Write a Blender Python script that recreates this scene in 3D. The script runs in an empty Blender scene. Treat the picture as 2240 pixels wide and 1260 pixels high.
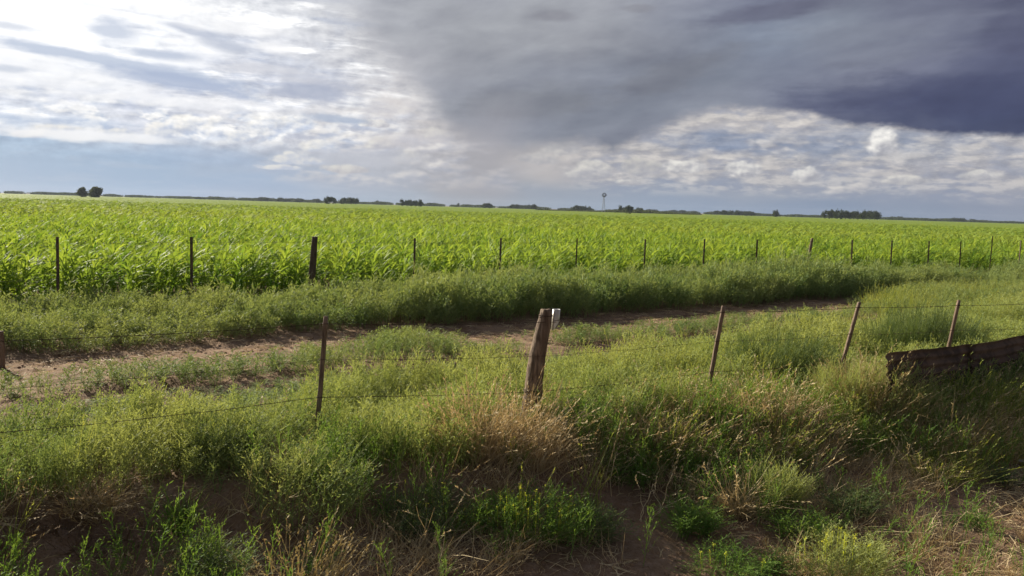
import bpy, math, random
import numpy as np
from mathutils import Vector, Matrix, Euler

R = math.radians
SC = bpy.context.scene
COL = SC.collection
random.seed(7)

# ------------------------------------------------------------------ camera
F = 1758.0                       # focal length in pixels of the 2240 wide photograph
CAM_Z = 2.12
cam_d = bpy.data.cameras.new('camera')
cam_d.sensor_width = 36.0
cam_d.lens = 36.0 * F / 2240.0
cam_d.clip_start = 0.1
cam_d.clip_end = 30000
cam = bpy.data.objects.new('camera', cam_d)
COL.objects.link(cam)
CAM_M = (Matrix.Rotation(R(90 - 5.70), 3, 'X') @ Matrix.Rotation(R(1.70), 3, 'Z'))
cam.location = (0, 0, CAM_Z)
cam.rotation_euler = CAM_M.to_euler()
SC.camera = cam


def ray(px, py):
    return (CAM_M @ Vector(((px - 1120) / F, (630 - py) / F, -1))).normalized()


def azel(px, py):
    v = ray(px, py)
    return math.atan2(v.x, v.y), math.asin(v.z)


def on_plane(px, py, z=0.0):
    v = ray(px, py)
    k = (z - CAM_Z) / v.z
    return Vector((v.x * k, v.y * k, z))


# ------------------------------------------------------------------ exposure and colour
EXPO = 0.90
SC.view_settings.view_transform = 'Standard'
SC.view_settings.look = 'None'
SC.view_settings.exposure = EXPO
SC.view_settings.gamma = 1
SC.cycles.max_bounces = 7
SC.cycles.diffuse_bounces = 3
SC.cycles.glossy_bounces = 2
SC.cycles.transmission_bounces = 4
SC.cycles.transparent_max_bounces = 4
SC.cycles.use_denoising = True
SC.cycles.sample_clamp_indirect = 6


def lin(c):
    out = []
    for v in c:
        v = v / 255.0
        out.append(v / 12.92 if v <= 0.04045 else ((v + 0.055) / 1.055) ** 2.4)
    return out


# ------------------------------------------------------------------ sun
SUN_AZ = R(-44)      # to the left of the view direction
SUN_EL = R(25)
to_sun = Vector((math.sin(SUN_AZ) * math.cos(SUN_EL), math.cos(SUN_AZ) * math.cos(SUN_EL), math.sin(SUN_EL)))
sun_d = bpy.data.lights.new('sun', 'SUN')
sun_d.energy = 5.0
sun_d.angle = R(0.5)
sun_d.color = (1.0, 0.90, 0.74)
sun = bpy.data.objects.new('sun', sun_d)
sun.rotation_euler = to_sun.to_track_quat('Z', 'Y').to_euler()
COL.objects.link(sun)


# ------------------------------------------------------------------ node expression helper
class NX:
    def __init__(s, tree, sock):
        s.t, s.s = tree, sock

    @staticmethod
    def of(tree, v):
        return v if isinstance(v, NX) else v

    def _m(s, op, *args, clamp=False):
        n = s.t.nodes.new('ShaderNodeMath')
        n.operation = op
        n.use_clamp = clamp
        for i, a in enumerate(args):
            if isinstance(a, NX):
                s.t.links.new(a.s, n.inputs[i])
            else:
                n.inputs[i].default_value = a
        return NX(s.t, n.outputs[0])

    def __add__(s, o): return s._m('ADD', s, o)
    __radd__ = __add__
    def __sub__(s, o): return s._m('SUBTRACT', s, o)
    def __rsub__(s, o): return s._m('SUBTRACT', o, s)
    def __mul__(s, o): return s._m('MULTIPLY', s, o)
    __rmul__ = __mul__
    def __truediv__(s, o): return s._m('DIVIDE', s, o)
    def pw(s, o): return s._m('POWER', s, o)
    def mx(s, o): return s._m('MAXIMUM', s, o)
    def mn(s, o): return s._m('MINIMUM', s, o)
    def absv(s): return s._m('ABSOLUTE', s)

    def step(s, a, b):
        n = s.t.nodes.new('ShaderNodeMapRange')
        n.interpolation_type = 'SMOOTHSTEP'
        s.t.links.new(s.s, n.inputs[0])
        for i, v in ((1, a), (2, b)):
            if isinstance(v, NX):
                s.t.links.new(v.s, n.inputs[i])
            else:
                n.inputs[i].default_value = v
        n.inputs[3].default_value = 0
        n.inputs[4].default_value = 1
        return NX(s.t, n.outputs[0])


def comb(t, x, y, z=0.0):
    n = t.nodes.new('ShaderNodeCombineXYZ')
    for i, a in enumerate((x, y, z)):
        if isinstance(a, NX):
            t.links.new(a.s, n.inputs[i])
        else:
            n.inputs[i].default_value = a
    return NX(t, n.outputs[0])


def noise(t, vec, scale=1.0, detail=4.0, rough=0.5, dist=0.0, dims='3D'):
    n = t.nodes.new('ShaderNodeTexNoise')
    n.noise_dimensions = dims
    if vec is not None:
        t.links.new(vec.s, n.inputs['Vector'])
    n.inputs['Scale'].default_value = scale
    n.inputs['Detail'].default_value = detail
    n.inputs['Roughness'].default_value = rough
    n.inputs['Distortion'].default_value = dist
    return NX(t, n.outputs['Fac' if 'Fac' in n.outputs else 0])


def billow(t, vec, detail=4.0, rough=0.5, smooth=0.25):
    n = t.nodes.new('ShaderNodeTexVoronoi')
    n.voronoi_dimensions = '3D'
    n.feature = 'F1'
    n.normalize = True
    t.links.new(vec.s, n.inputs['Vector'])
    n.inputs['Scale'].default_value = 1.0
    n.inputs['Detail'].default_value = detail
    n.inputs['Roughness'].default_value = rough
    return 1.0 - NX(t, n.outputs['Distance'])


def mixc(t, fac, a, b, mode='MIX'):
    n = t.nodes.new('ShaderNodeMix')
    n.data_type = 'RGBA'
    n.blend_type = mode
    if isinstance(fac, NX):
        t.links.new(fac.s, n.inputs[0])
    else:
        n.inputs[0].default_value = fac
    for i, v in ((6, a), (7, b)):
        if isinstance(v, NX):
            t.links.new(v.s, n.inputs[i])
        else:
            n.inputs[i].default_value = (*v, 1) if len(v) == 3 else v
    return NX(t, n.outputs[2])


def ramp(t, fac, stops, interp='LINEAR'):
    n = t.nodes.new('ShaderNodeValToRGB')
    cr = n.color_ramp
    cr.interpolation = interp
    while len(cr.elements) > 1:
        cr.elements.remove(cr.elements[-1])
    for i, (p, c) in enumerate(stops):
        e = cr.elements[0] if i == 0 else cr.elements.new(p)
        e.position = p
        e.color = (*c, 1)
    t.links.new(fac.s, n.inputs[0])
    return NX(t, n.outputs[0])


# ------------------------------------------------------------------ world: Nishita sky under drawn-out clouds
W = bpy.data.worlds.new('World')
SC.world = W
W.use_nodes = True
wt = W.node_tree
wt.nodes.clear()
tc = wt.nodes.new('ShaderNodeTexCoord')
sep = wt.nodes.new('ShaderNodeSeparateXYZ')
wt.links.new(tc.outputs['Generated'], sep.inputs[0])
DX, DY, DZ = (NX(wt, sep.outputs[i]) for i in range(3))
AZ = DX._m('ARCTAN2', DX, DY)
EL = DZ._m('ARCSINE', DZ)
AE = comb(wt, AZ, EL)

sky = wt.nodes.new('ShaderNodeTexSky')
sky.sky_type = 'NISHITA'
sky.sun_disc = False
sky.sun_elevation = SUN_EL
sky.sun_rotation = SUN_AZ
SKY = NX(wt, sky.outputs[0])

# warps: a gentle one for the great masses, a fine one for ragged edges
w1 = noise(wt, comb(wt, AZ * 5.0, EL * 11.0, 3.1), 1, 3, 0.5)
w2 = noise(wt, comb(wt, AZ * 5.0, EL * 11.0, 9.7), 1, 3, 0.5)
w3 = noise(wt, comb(wt, AZ * 24.0, EL * 44.0, 1.3), 1, 7, 0.62)
WAZ = AZ + (w1 - 0.5) * 0.16
WEL = EL + (w2 - 0.5) * 0.055
XAZ = WAZ / (2 * math.pi) + 0.5


def pos_of(px):
    return math.atan((px - 1120) / F) / (2 * math.pi) + 0.5


def grid_layer(rows, cols, back):
    """rows: [(elevation in degrees, [sRGB per column])]; every row is a band round the sky"""
    out = None
    prev = None
    for el, cs in rows:
        st = [(0.0, lin(back)), (0.30, lin([(a * 2 + b) / 3 for a, b in zip(cs[0], back)]))]
        st += [(pos_of(p), lin(c)) for p, c in zip(cols, cs)]
        st += [(0.72, lin([(a * 2 + b) / 3 for a, b in zip(cs[-1], back)])), (1.0, lin(back))]
        rr = ramp(wt, XAZ, st, 'LINEAR')
        if out is None:
            out = rr
        else:
            out = mixc(wt, WEL.step(R(prev), R(el)), out, rr)
        prev = el
    return out


cols_b = [0, 280, 560, 840, 960, 1060, 1160, 1400, 1680, 1960, 2240]
rows_b = [
    (0.0, [(170, 190, 216), (163, 184, 213), (160, 180, 208), (158, 174, 194), (156, 164, 176), (152, 160, 172), (146, 158, 174), (140, 155, 176), (132, 148, 172), (128, 143, 166), (132, 142, 162)]),
    (1.4, [(165, 189, 217), (158, 184, 214), (163, 184, 212), (174, 182, 197), (168, 168, 174), (160, 160, 167), (152, 160, 173), (148, 160, 178), (152, 160, 175), (146, 155, 173), (152, 157, 172)]),
    (2.8, [(168, 192, 219), (160, 185, 214), (176, 189, 210), (188, 192, 203), (184, 183, 188), (172, 170, 174), (184, 181, 182), (178, 176, 178), (178, 176, 178), (170, 170, 176), (172, 171, 176)]),
    (4.2, [(214, 222, 235), (220, 224, 235), (214, 216, 224), (204, 204, 211), (196, 193, 194), (172, 169, 172), (188, 184, 183), (186, 183, 183), (168, 171, 178), (160, 167, 180), (184, 182, 184)]),
    (5.8, [(228, 231, 240), (230, 232, 240), (226, 226, 231), (216, 213, 213), (204, 200, 199), (176, 173, 175), (180, 177, 178), (192, 188, 187), (202, 197, 194), (180, 180, 184), (160, 164, 178)]),
    (8.0, [(240, 243, 248), (214, 220, 233), (212, 216, 228), (212, 211, 214), (204, 201, 201), (188, 185, 187), (178, 176, 178), (176, 174, 177), (176, 174, 178), (170, 170, 176), (160, 164, 176)]),
    (10.0, [(244, 247, 253), (228, 233, 243), (220, 223, 232), (205, 205, 208), (190, 189, 191), (176, 175, 177), (170, 168, 172), (165, 164, 169), (165, 164, 170), (160, 160, 168), (155, 157, 168)]),
    (12.5, [(254, 255, 255), (248, 249, 252), (232, 234, 239), (200, 200, 203), (185, 185, 188), (172, 172, 175), (168, 167, 170), (162, 162, 167), (160, 160, 166), (155, 155, 164), (150, 152, 164)]),
    (17.0, [(255, 255, 255), (252, 252, 254), (228, 229, 232), (196, 196, 199), (180, 180, 183), (170, 170, 173), (165, 165, 168), (160, 160, 165), (155, 155, 162), (150, 150, 160), (145, 147, 160)]),
]
backc = grid_layer(rows_b, cols_b, (120, 127, 146))

cols_d = [560, 700, 840, 980, 1120, 1260, 1400, 1540, 1680, 1820, 1960, 2100, 2240]
rows_d = [
    (4.5, [(205, 205, 210), (200, 198, 202), (190, 188, 192), (158, 157, 163), (132, 134, 142), (126, 128, 137), (122, 124, 134), (112, 114, 130), (90, 94, 116), (80, 84, 108), (74, 79, 104), (72, 78, 104), (72, 78, 106)]),
    (7.2, [(210, 210, 214), (200, 199, 203), (188, 186, 189), (150, 151, 157), (127, 129, 137), (119, 122, 131), (118, 121, 131), (124, 127, 137), (96, 99, 120), (86, 91, 116), (74, 80, 108), (69, 75, 104), (70, 76, 105)]),
    (9.5, [(218, 218, 223), (202, 201, 204), (180, 178, 181), (158, 158, 162), (144, 145, 151), (131, 133, 142), (121, 124, 134), (122, 126, 137), (121, 125, 139), (108, 112, 131), (98, 102, 125), (92, 96, 121), (88, 92, 118)]),
    (12.0, [(226, 226, 230), (196, 195, 198), (174, 174, 177), (162, 162, 165), (157, 157, 160), (152, 152, 156), (142, 143, 150), (129, 132, 143), (131, 138, 152), (136, 143, 156), (112, 116, 134), (100, 104, 125), (94, 98, 120)]),
    (15.0, [(216, 216, 220), (190, 190, 193), (176, 176, 179), (166, 166, 169), (160, 160, 163), (160, 160, 164), (150, 151, 157), (122, 123, 136), (104, 106, 125), (112, 116, 132), (104, 107, 124), (97, 99, 119), (88, 90, 110)]),
    (28.0, [(170, 172, 180), (150, 152, 160), (140, 142, 150), (135, 136, 145), (130, 132, 140), (125, 127, 136), (118, 120, 130), (110, 112, 124), (100, 103, 118), (98, 101, 117), (95, 98, 114), (92, 95, 112), (90, 92, 110)]),
]
rows_d = [(e_, [tuple(min(255, v + (3, 6, 10)[j] * (1 if 1 <= i_ <= 8 else .3)) for j, v in enumerate(c_)) for i_, c_ in enumerate(cs_)]) for e_, cs_ in rows_d]
darkc = grid_layer(rows_d, cols_d, (92, 96, 112))

# streaked high layer on the sunny side: white over blue-grey bars, stretched along the horizon
st1 = noise(wt, comb(wt, AZ * 5.2 + EL * 6.0, EL * 44.0, 5.0), 1, 7, 0.56, 0.35)
st2 = noise(wt, comb(wt, AZ * 12.0 + EL * 10.0, EL * 75.0, 15.0), 1, 6, 0.6, 0.3)
puff = noise(wt, comb(wt, AZ * 26.0, EL * 46.0, 2.0), 1, 7, 0.55, 0.25)
puffo = noise(wt, comb(wt, AZ * 26.0 - 0.22, EL * 46.0 + 0.34, 2.0), 1, 7, 0.55, 0.25)
lightn = (puff - puffo) * 4.0 + 0.5
left_w = AZ.step(R(-2), R(-16)) * EL.step(R(3.2), R(5.5))
band = left_w * (st1.step(0.50, 0.64))
c = mixc(wt, band * 0.55, backc, lin((168, 181, 207)))
white_w = left_w * st2.step(0.50, 0.66) * st1.step(0.60, 0.46)
c = mixc(wt, white_w * 0.95, c, [v * 1.2 for v in lin((255, 255, 255))])
fine = left_w * puff.step(0.50, 0.70) * 0.40
c = mixc(wt, fine, c, lin((196, 204, 221)))
# a line of bright cumulus heads above the blue gap on the left
cu_band = EL.step(R(3.5), R(4.3)) * EL.step(R(6.4), R(5.0)) * AZ.step(R(-7), R(-11)) * AZ.step(R(-40), R(-25))
cu = cu_band * (puff + (w3 - 0.5) * 0.5).step(0.47, 0.56)
c = mixc(wt, cu * 0.85, c, mixc(wt, lightn.step(0.15, 0.9), lin((188, 202, 224)), [v * 1.08 for v in lin((255, 253, 249))]))
# faint bars in the blue band low on the left
lowb = EL.step(R(3.4), R(2.4)) * AZ.step(R(2), R(-8)) * st2.step(0.5, 0.66)
c = mixc(wt, lowb * 0.16, c, lin((200, 208, 222)))

# broken stratocumulus under the storm on the right, with lit heads
rb_w = AZ.step(R(2), R(7)) * EL.step(R(0.9), R(2.0))
cell = noise(wt, comb(wt, AZ * 21.0, EL * 68.0, 31.0), 1, 9, 0.60, 0.15)
cello = noise(wt, comb(wt, AZ * 21.0 - 0.20, EL * 68.0 + 0.30, 31.0), 1, 9, 0.60, 0.15)
cl = (cell - cello) * 4.5 + 0.5
c = mixc(wt, rb_w * cell.step(0.56, 0.38) * 0.55, c, lin((140, 149, 170)))
c = mixc(wt, rb_w * cell.step(0.36, 0.60) * 0.55, c,
         mixc(wt, cl.step(0.1, 1.0), lin((160, 161, 170)), lin((214, 209, 204))))
bl = AZ.step(R(8), R(14)) * AZ.step(R(28), R(20)) * EL.step(R(3.9), R(4.5)) * EL.step(R(6.2), R(5.2))
c = mixc(wt, bl * st1.step(0.66, 0.44) * 0.75, c, lin((124, 140, 168)))


f1 = noise(wt, comb(wt, AZ * 38.0, EL * 78.0, 61.0), 1, 9, 0.62)
f2 = noise(wt, comb(wt, AZ * 38.0 - 0.30, EL * 78.0 + 0.42, 61.0), 1, 9, 0.62)
wob = (w3 - 0.5) * 0.5
h1 = billow(wt, comb(wt, AZ * 52.0 + wob, EL * 74.0 + wob, 91.0), 2, 0.5)
h2 = billow(wt, comb(wt, AZ * 52.0 + wob - 0.16, EL * 74.0 + wob + 0.26, 91.0), 2, 0.5)


def cumulus(c, px, py, wpx, hpx, br=1.0, rag=0.55):
    a, e = azel(px, py)
    dx = (AZ - a) / (wpx / F)
    dy = (EL - e) / (hpx / F)
    # flat base, domed top
    dyb = dy.mx(dy * -2.0)
    r = (dx * dx + dyb * dyb).pw(0.5) + (puff - 0.5) * rag * 2.2 + (0.72 - h1) * rag * 2.2
    m = r.step(1.0, 0.62)
    sh = (dx * -0.30 + dy * 0.65 + (puff - puffo) * 1.0 + (h1 - h2) * 2.6).step(-0.55, 0.80)
    col = mixc(wt, sh, lin((166, 167, 175)) if px > 1000 else (lin((186, 186, 194)) if px > 700 else lin((190, 200, 220))), [v * br for v in lin((244, 241, 235))])
    return mixc(wt, m * (0.90 if br > .85 or px > 1250 else 0.6), c, col)


b1 = billow(wt, comb(wt, AZ * 24.0 + wob * 1.2, EL * 62.0 + wob, 13.0), 2, 0.5)
b2 = billow(wt, comb(wt, AZ * 24.0 + wob * 1.2 - 0.14, EL * 62.0 + wob + 0.24, 13.0), 2, 0.5)
bsh = ((b1 - b2) * 3.2 + 0.5).step(0.05, 0.95)
pz = noise(wt, comb(wt, AZ * 9.0, EL * 30.0, 55.0), 1, 3, 0.5)
bm_l = AZ.step(R(-4), R(-9)) * EL.step(R(3.2), R(4.2)) * EL.step(R(9.5), R(5.5)) * (b1 * 0.6 + pz * 0.8).step(0.78, 0.92)
c = mixc(wt, bm_l * 0.75, c, mixc(wt, bsh, lin((192, 201, 219)), [v * 1.05 for v in lin((253, 252, 250))]))
bm_m = AZ.step(R(-19), R(-13)) * AZ.step(R(3), R(-3)) * EL.step(R(0.8), R(1.8)) * EL.step(R(6.5), R(4.5)) * (b1 * 0.6 + pz * 0.8).step(0.74, 0.90)
c = mixc(wt, bm_m * 0.65, c, mixc(wt, bsh, lin((172, 180, 198)), lin((226, 222, 220))))
bm_r = rb_w * EL.step(R(7.0), R(5.0)) * (b1 * 0.6 + pz * 0.8).step(0.84, 0.98)
c = mixc(wt, bm_r * 0.75, c, mixc(wt, bsh, lin((152, 155, 168)), lin((222, 217, 211))))
for args in [(1934, 322, 36, 40, 1.10, .35), (1500, 370, 62, 22, .88, .45), (1625, 376, 44, 28, .92, .5), (1762, 388, 40, 26, .92, .5),
             (1290, 378, 56, 32, .72, .5), (1400, 372, 60, 30, .62, .5), (2145, 388, 46, 16, .80, .5), (1990, 398, 50, 15, .72, .5),
             (1375, 400, 34, 12, .8, .5), (400, 282, 48, 36, 1.1, .5), (460, 286, 40, 34, 1.15, .5), (585, 282, 55, 38, 1.15, .5),
             (640, 276, 50, 30, 1.1, .5), (820, 272, 36, 14, 1.0, .5), (700, 325, 46, 22, .95, .5)]:
    c = cumulus(c, *args)



# small-scale relief of the broken cloud: each puff lit from the sun's side, grey away from it
relief = (f1 - f2) * 0.85
rel_w = EL.step(R(1.2), R(3.6)) * (AZ.step(R(0), R(-6)) * 0.75 + AZ.step(R(0), R(8)) * 0.55 + 0.30)
GAIN = relief * rel_w + 1.0
c = mixc(wt, 1.0, c, comb(wt, GAIN, GAIN * 0.95 + 0.05, GAIN * 0.82 + 0.18), 'MULTIPLY')
for args in [(830, 318, 50, 26, .86, .5), (905, 352, 46, 24, .82, .5), (760, 372, 60, 16, .86, .5), (960, 300, 44, 26, .80, .5), (1180, 350, 50, 24, .72, .5), (650, 350, 60, 22, .95, .5),
             (1230, 330, 60, 24, .74, .5), (130, 288, 60, 18, 1.0, .5), (60, 296, 40, 12, 1.0, .5), (250, 296, 50, 16, 1.0, .5), (345, 292, 34, 26, 1.05, .5), (520, 300, 34, 16, 1.05, .5), (610, 368, 60, 9, .95, .5)]:
    c = cumulus(c, *args)


def bar(c, px, py, wpx, hpx, col, k_, tilt=0.0, rag=1.0):
    a, e = azel(px, py)
    dx = (AZ - a) / (wpx / F)
    dy = (EL - e + (AZ - a) * tilt) / (hpx / F)
    r_ = (dx * dx + dy * dy).pw(0.5) + (st1 - 0.5) * rag * 1.6 + (w3 - 0.5) * rag * 1.5 + (st2 - 0.5) * rag
    return mixc(wt, r_.step(1.15, 0.35) * k_, c, lin(col) if max(col) < 255 else [v * 1.15 for v in lin(col)])


for args in [(120, 60, 330, 95, (255, 255, 255), .85), (40, 160, 260, 55, (250, 251, 254), .7), (230, 132, 330, 15, (176, 190, 214), .75, .10), (400, 182, 170, 18, (174, 187, 212), .85, .10),
             (255, 68, 58, 30, (200, 209, 226), .85), (30, 58, 70, 9, (205, 212, 226), .7), (440, 72, 80, 11, (186, 194, 212), .8, .15), (500, 100, 62, 14, (192, 199, 215), .8, .12),
             (350, 118, 80, 12, (184, 195, 216), .8), (600, 105, 60, 15, (250, 250, 252), .8), (520, 60, 110, 16, (252, 252, 253), .7), (690, 200, 110, 26, (172, 180, 200), .8),
             (560, 150, 90, 18, (222, 222, 228), .6), (750, 262, 90, 11, (172, 185, 206), .8, .06), (300, 215, 330, 13, (246, 247, 251), .6), (660, 170, 70, 14, (208, 210, 219), .6),
             (20, 150, 60, 8, (188, 198, 216), .6), (110, 292, 150, 12, (250, 250, 252), .8), (80, 262, 160, 10, (188, 202, 224), .6), (250, 300, 110, 10, (248, 249, 252), .7),
             (430, 345, 160, 20, (158, 182, 214), .4), (850, 240, 80, 40, (212, 206, 205), .5), (790, 345, 130, 20, (196, 199, 210), .6), (880, 305, 80, 18, (204, 200, 202), .6)]:
    c = bar(c, *args)

# storm cloud: its ragged lower edge as a curve over azimuth, its softness too
edge_px = [(400, -230, .060), (560, -110, .060), (700, 0, .050), (800, 80, .042), (900, 185, .034), (1000, 284, .026), (1100, 320, .020), (1200, 320, .015),
           (1290, 304, .013), (1345, 336, .010), (1400, 306, .012), (1480, 264, .013), (1560, 242, .008), (1680, 243, .006), (1770, 246, .006),
           (1820, 264, .006), (1900, 276, .005), (2000, 286, .005), (2100, 291, .005), (2240, 292, .005)]
e_st, s_st = [], []
for px, py, sf in edge_px:
    a, e = azel(px, py)
    e_st.append((a / (2 * math.pi) + 0.5, (e * 2,) * 3))
    s_st.append((a / (2 * math.pi) + 0.5, (sf * 5,) * 3))
e_st += [(0.72, (0.2, 0.2, 0.2)), (0.9, (0.5, 0.5, 0.5))]
XA2 = (AZ + (w1 - 0.5) * 0.05) / (2 * math.pi) + 0.5
edge = (ramp(wt, XA2, e_st, 'LINEAR')._m('MULTIPLY', ramp(wt, XA2, e_st, 'LINEAR'), 0.5))
soft = (ramp(wt, XA2, s_st, 'LINEAR')._m('MULTIPLY', ramp(wt, XA2, s_st, 'LINEAR'), 0.2))
dd = EL - edge + (w3 - 0.5) * 0.022 + (w2 - 0.5) * 0.02
dm = dd.step(soft * -1.0, soft)
# ragged shelves inside the storm cloud
sv = noise(wt, comb(wt, AZ * 3.4 - EL * 3.0, EL * 13.0, 44.0), 1, 5, 0.5, 0.5)
darkv = mixc(wt, sv.step(0.42, 0.70) * 0.24, darkc, [v * 1.5 for v in lin((140, 144, 156))])
darkv = mixc(wt, sv.step(0.50, 0.28) * 0.22, darkv, [v * 0.8 for v in lin((84, 88, 108))])
for args in [(1700, 22, 190, 24, (100, 102, 122), .75, -.12, .6), (1215, 34, 55, 13, (140, 141, 150), .7, 0, .6), (1400, 18, 40, 10, (138, 139, 148), .6, 0, .6), (1880, 95, 170, 55, (128, 133, 148), .55, 0, .8),
             (2060, 205, 330, 50, (72, 77, 106), .6, 0, .8), (1480, 160, 210, 36, (118, 121, 132), .6, -.35, .7), (2210, 60, 60, 60, (84, 87, 112), .6, 0, .8), (1150, 225, 200, 50, (124, 127, 136), .6, -.1, .6)]:
    darkv = bar(darkv, *args)
t1_ = noise(wt, comb(wt, AZ * 13.0 - EL * 12.0, EL * 30.0, 71.0), 1, 8, 0.60, 0.1)
t2_ = noise(wt, comb(wt, AZ * 13.0 - EL * 12.0 - 0.25, EL * 30.0 + 0.25, 71.0), 1, 8, 0.60, 0.1)
g_ = (t1_ - t2_) * 0.42 + (t1_ - 0.5) * 0.22 + 1.0
darkv = mixc(wt, 1.0, darkv, comb(wt, g_, g_, g_ * 0.85 + 0.15), 'MULTIPLY')
c = mixc(wt, dm, c, darkv)
# veil of rain falling from it to the horizon
streak = noise(wt, comb(wt, AZ * 46.0 - EL * 18.0, EL * 2.0, 8.0), 1, 4, 0.5)
veil = (AZ + EL * -0.25 + 0.055).absv().step(0.068, 0.0) * EL.step(R(-1), R(1.8)) * EL.step(R(9), R(5))
c = mixc(wt, veil * (streak * 0.7 + 0.25), c, lin((164, 164, 171)))

# the clear air between: the Nishita sky takes part in the low blue gaps
gap = (AZ.step(R(3), R(-12)) * EL.step(R(4.4), R(3.0))).mx(0.0) * 0.10
SKYS = mixc(wt, 1.0, SKY, (0.035, 0.035, 0.035), 'MULTIPLY')
c = mixc(wt, gap, c, SKYS)
below = EL.step(0.0, R(-1.0))
c = mixc(wt, below, c, (0.10, 0.10, 0.08))
k = 10.0 / (2 ** EXPO)
c = mixc(wt, 1.0, c, (k, k, k), 'MULTIPLY')
bg = wt.nodes.new('ShaderNodeBackground')
bg.inputs['Strength'].default_value = 0.1
wt.links.new(c.s, bg.inputs['Color'])
wo = wt.nodes.new('ShaderNodeOutputWorld')
wt.links.new(bg.outputs[0], wo.inputs[0])
W.cycles.sampling_method = 'MANUAL'
W.cycles.sample_map_resolution = 512


# ------------------------------------------------------------------ numpy tools
def hash2(ix, iy, seed):
    h = (ix.astype(np.int64) * 374761393 + iy.astype(np.int64) * 668265263 + seed * 982451653) & 0x7fffffff
    h = ((h ^ (h >> 13)) * 1274126177) & 0x7fffffff
    return ((h ^ (h >> 16)) & 0xffff) / 65535.0


def vnoise(x, y, seed=0):
    x = np.asarray(x, float); y = np.asarray(y, float)
    ix, iy = np.floor(x), np.floor(y)
    fx, fy = x - ix, y - iy
    fx = fx * fx * (3 - 2 * fx); fy = fy * fy * (3 - 2 * fy)
    a = hash2(ix, iy, seed); b = hash2(ix + 1, iy, seed)
    c_ = hash2(ix, iy + 1, seed); d = hash2(ix + 1, iy + 1, seed)
    return (a * (1 - fx) + b * fx) * (1 - fy) + (c_ * (1 - fx) + d * fx) * fy


def fbm(x, y, seed=0, oct=4):
    s = 0; a = 0.5; t_ = 0
    for i in range(oct):
        s = s + a * vnoise(x * 2 ** i + 17 * i, y * 2 ** i - 9 * i, seed + i); t_ += a; a *= 0.5
    return s / t_


def sstep(x, a, b):
    t_ = np.clip((np.asarray(x, float) - a) / (b - a), 0, 1)
    return t_ * t_ * (3 - 2 * t_)


def t_near(x, y):      # metres in front of the near fence, towards the road
    return x * 0.418 - (y - 7.3) * 0.909


def s_track(x, y):     # metres beyond the middle of the farther wheel rut
    return -x * 0.579 + (y - 14.4) * 0.815


def s_far(x, y):       # metres beyond the far fence
    return -x * 0.535 + (y - 18.9) * 0.845


def ground_z(x, y, fine=True):
    x = np.asarray(x, float); y = np.asarray(y, float)
    t_ = t_near(x, y); s = s_track(x, y)
    w = (fbm(x * 0.9, y * 0.9, 5, 3) - 0.5)
    te = t_ + w * 0.7
    z = -0.36 * sstep(te, 0.25, 1.15) - 0.14 * sstep(te, 1.1, 3.0)
    z = z - 0.05 * np.exp(-((s + .1) / 0.8) ** 2) * sstep(x, 12, 8) - 0.07 * np.exp(-((s + 2.9) / 0.5) ** 2)
    z = z + 0.09 * w * sstep(y, 60, 20)
    if fine:
        amp = sstep(y, 26, 14)
        z = z + amp * ((fbm(x * 5, y * 5, 11, 4) - 0.5) * 0.075 + (fbm(x * 16, y * 16, 3, 3) - 0.5) * 0.034)
    return z


def mesh_from(name, V, T, mats, tint=None, midx=None, smooth=False):
    me = bpy.data.meshes.new(name)
    V = np.ascontiguousarray(V, dtype=np.float32); T = np.ascontiguousarray(T, dtype=np.int32)
    n = T.shape[1]
    me.vertices.add(len(V)); me.vertices.foreach_set('co', V.ravel())
    me.loops.add(T.size); me.loops.foreach_set('vertex_index', T.ravel())
    me.polygons.add(len(T)); me.polygons.foreach_set('loop_start', np.arange(0, T.size, n, dtype=np.int32))
    if midx is not None:
        me.polygons.foreach_set('material_index', np.ascontiguousarray(midx, dtype=np.int32))
    if smooth:
        me.polygons.foreach_set('use_smooth', np.ones(len(T), dtype=bool))
    for m in (mats if isinstance(mats, (list, tuple)) else [mats]):
        me.materials.append(m)
    if tint is not None:
        at = me.attributes.new('tint', 'FLOAT', 'POINT')
        at.data.foreach_set('value', np.ascontiguousarray(tint, dtype=np.float32))
    me.update(calc_edges=True)
    me.validate()
    return me


def link(name, me, parent=None, label=None, cat=None, group=None, kind=None, loc=None):
    o = bpy.data.objects.new(name, me)
    COL.objects.link(o)
    if parent: o.parent = parent
    if label: o['label'] = label
    if cat: o['category'] = cat
    if group: o['group'] = group
    if kind: o['kind'] = kind
    if loc is not None: o.location = loc
    return o


def thing(name, label, cat, loc=(0, 0, 0), rotz=0, group=None):
    o = link(name, None, None, label, cat, group, None, loc)
    o.rotation_euler = (0, 0, rotz)
    return o


# ------------------------------------------------------------------ materials
def new_mat(name):
    m = bpy.data.materials.new(name)
    m.use_nodes = True
    t = m.node_tree
    t.nodes.clear()
    out = t.nodes.new('ShaderNodeOutputMaterial')
    return m, t, out


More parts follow.
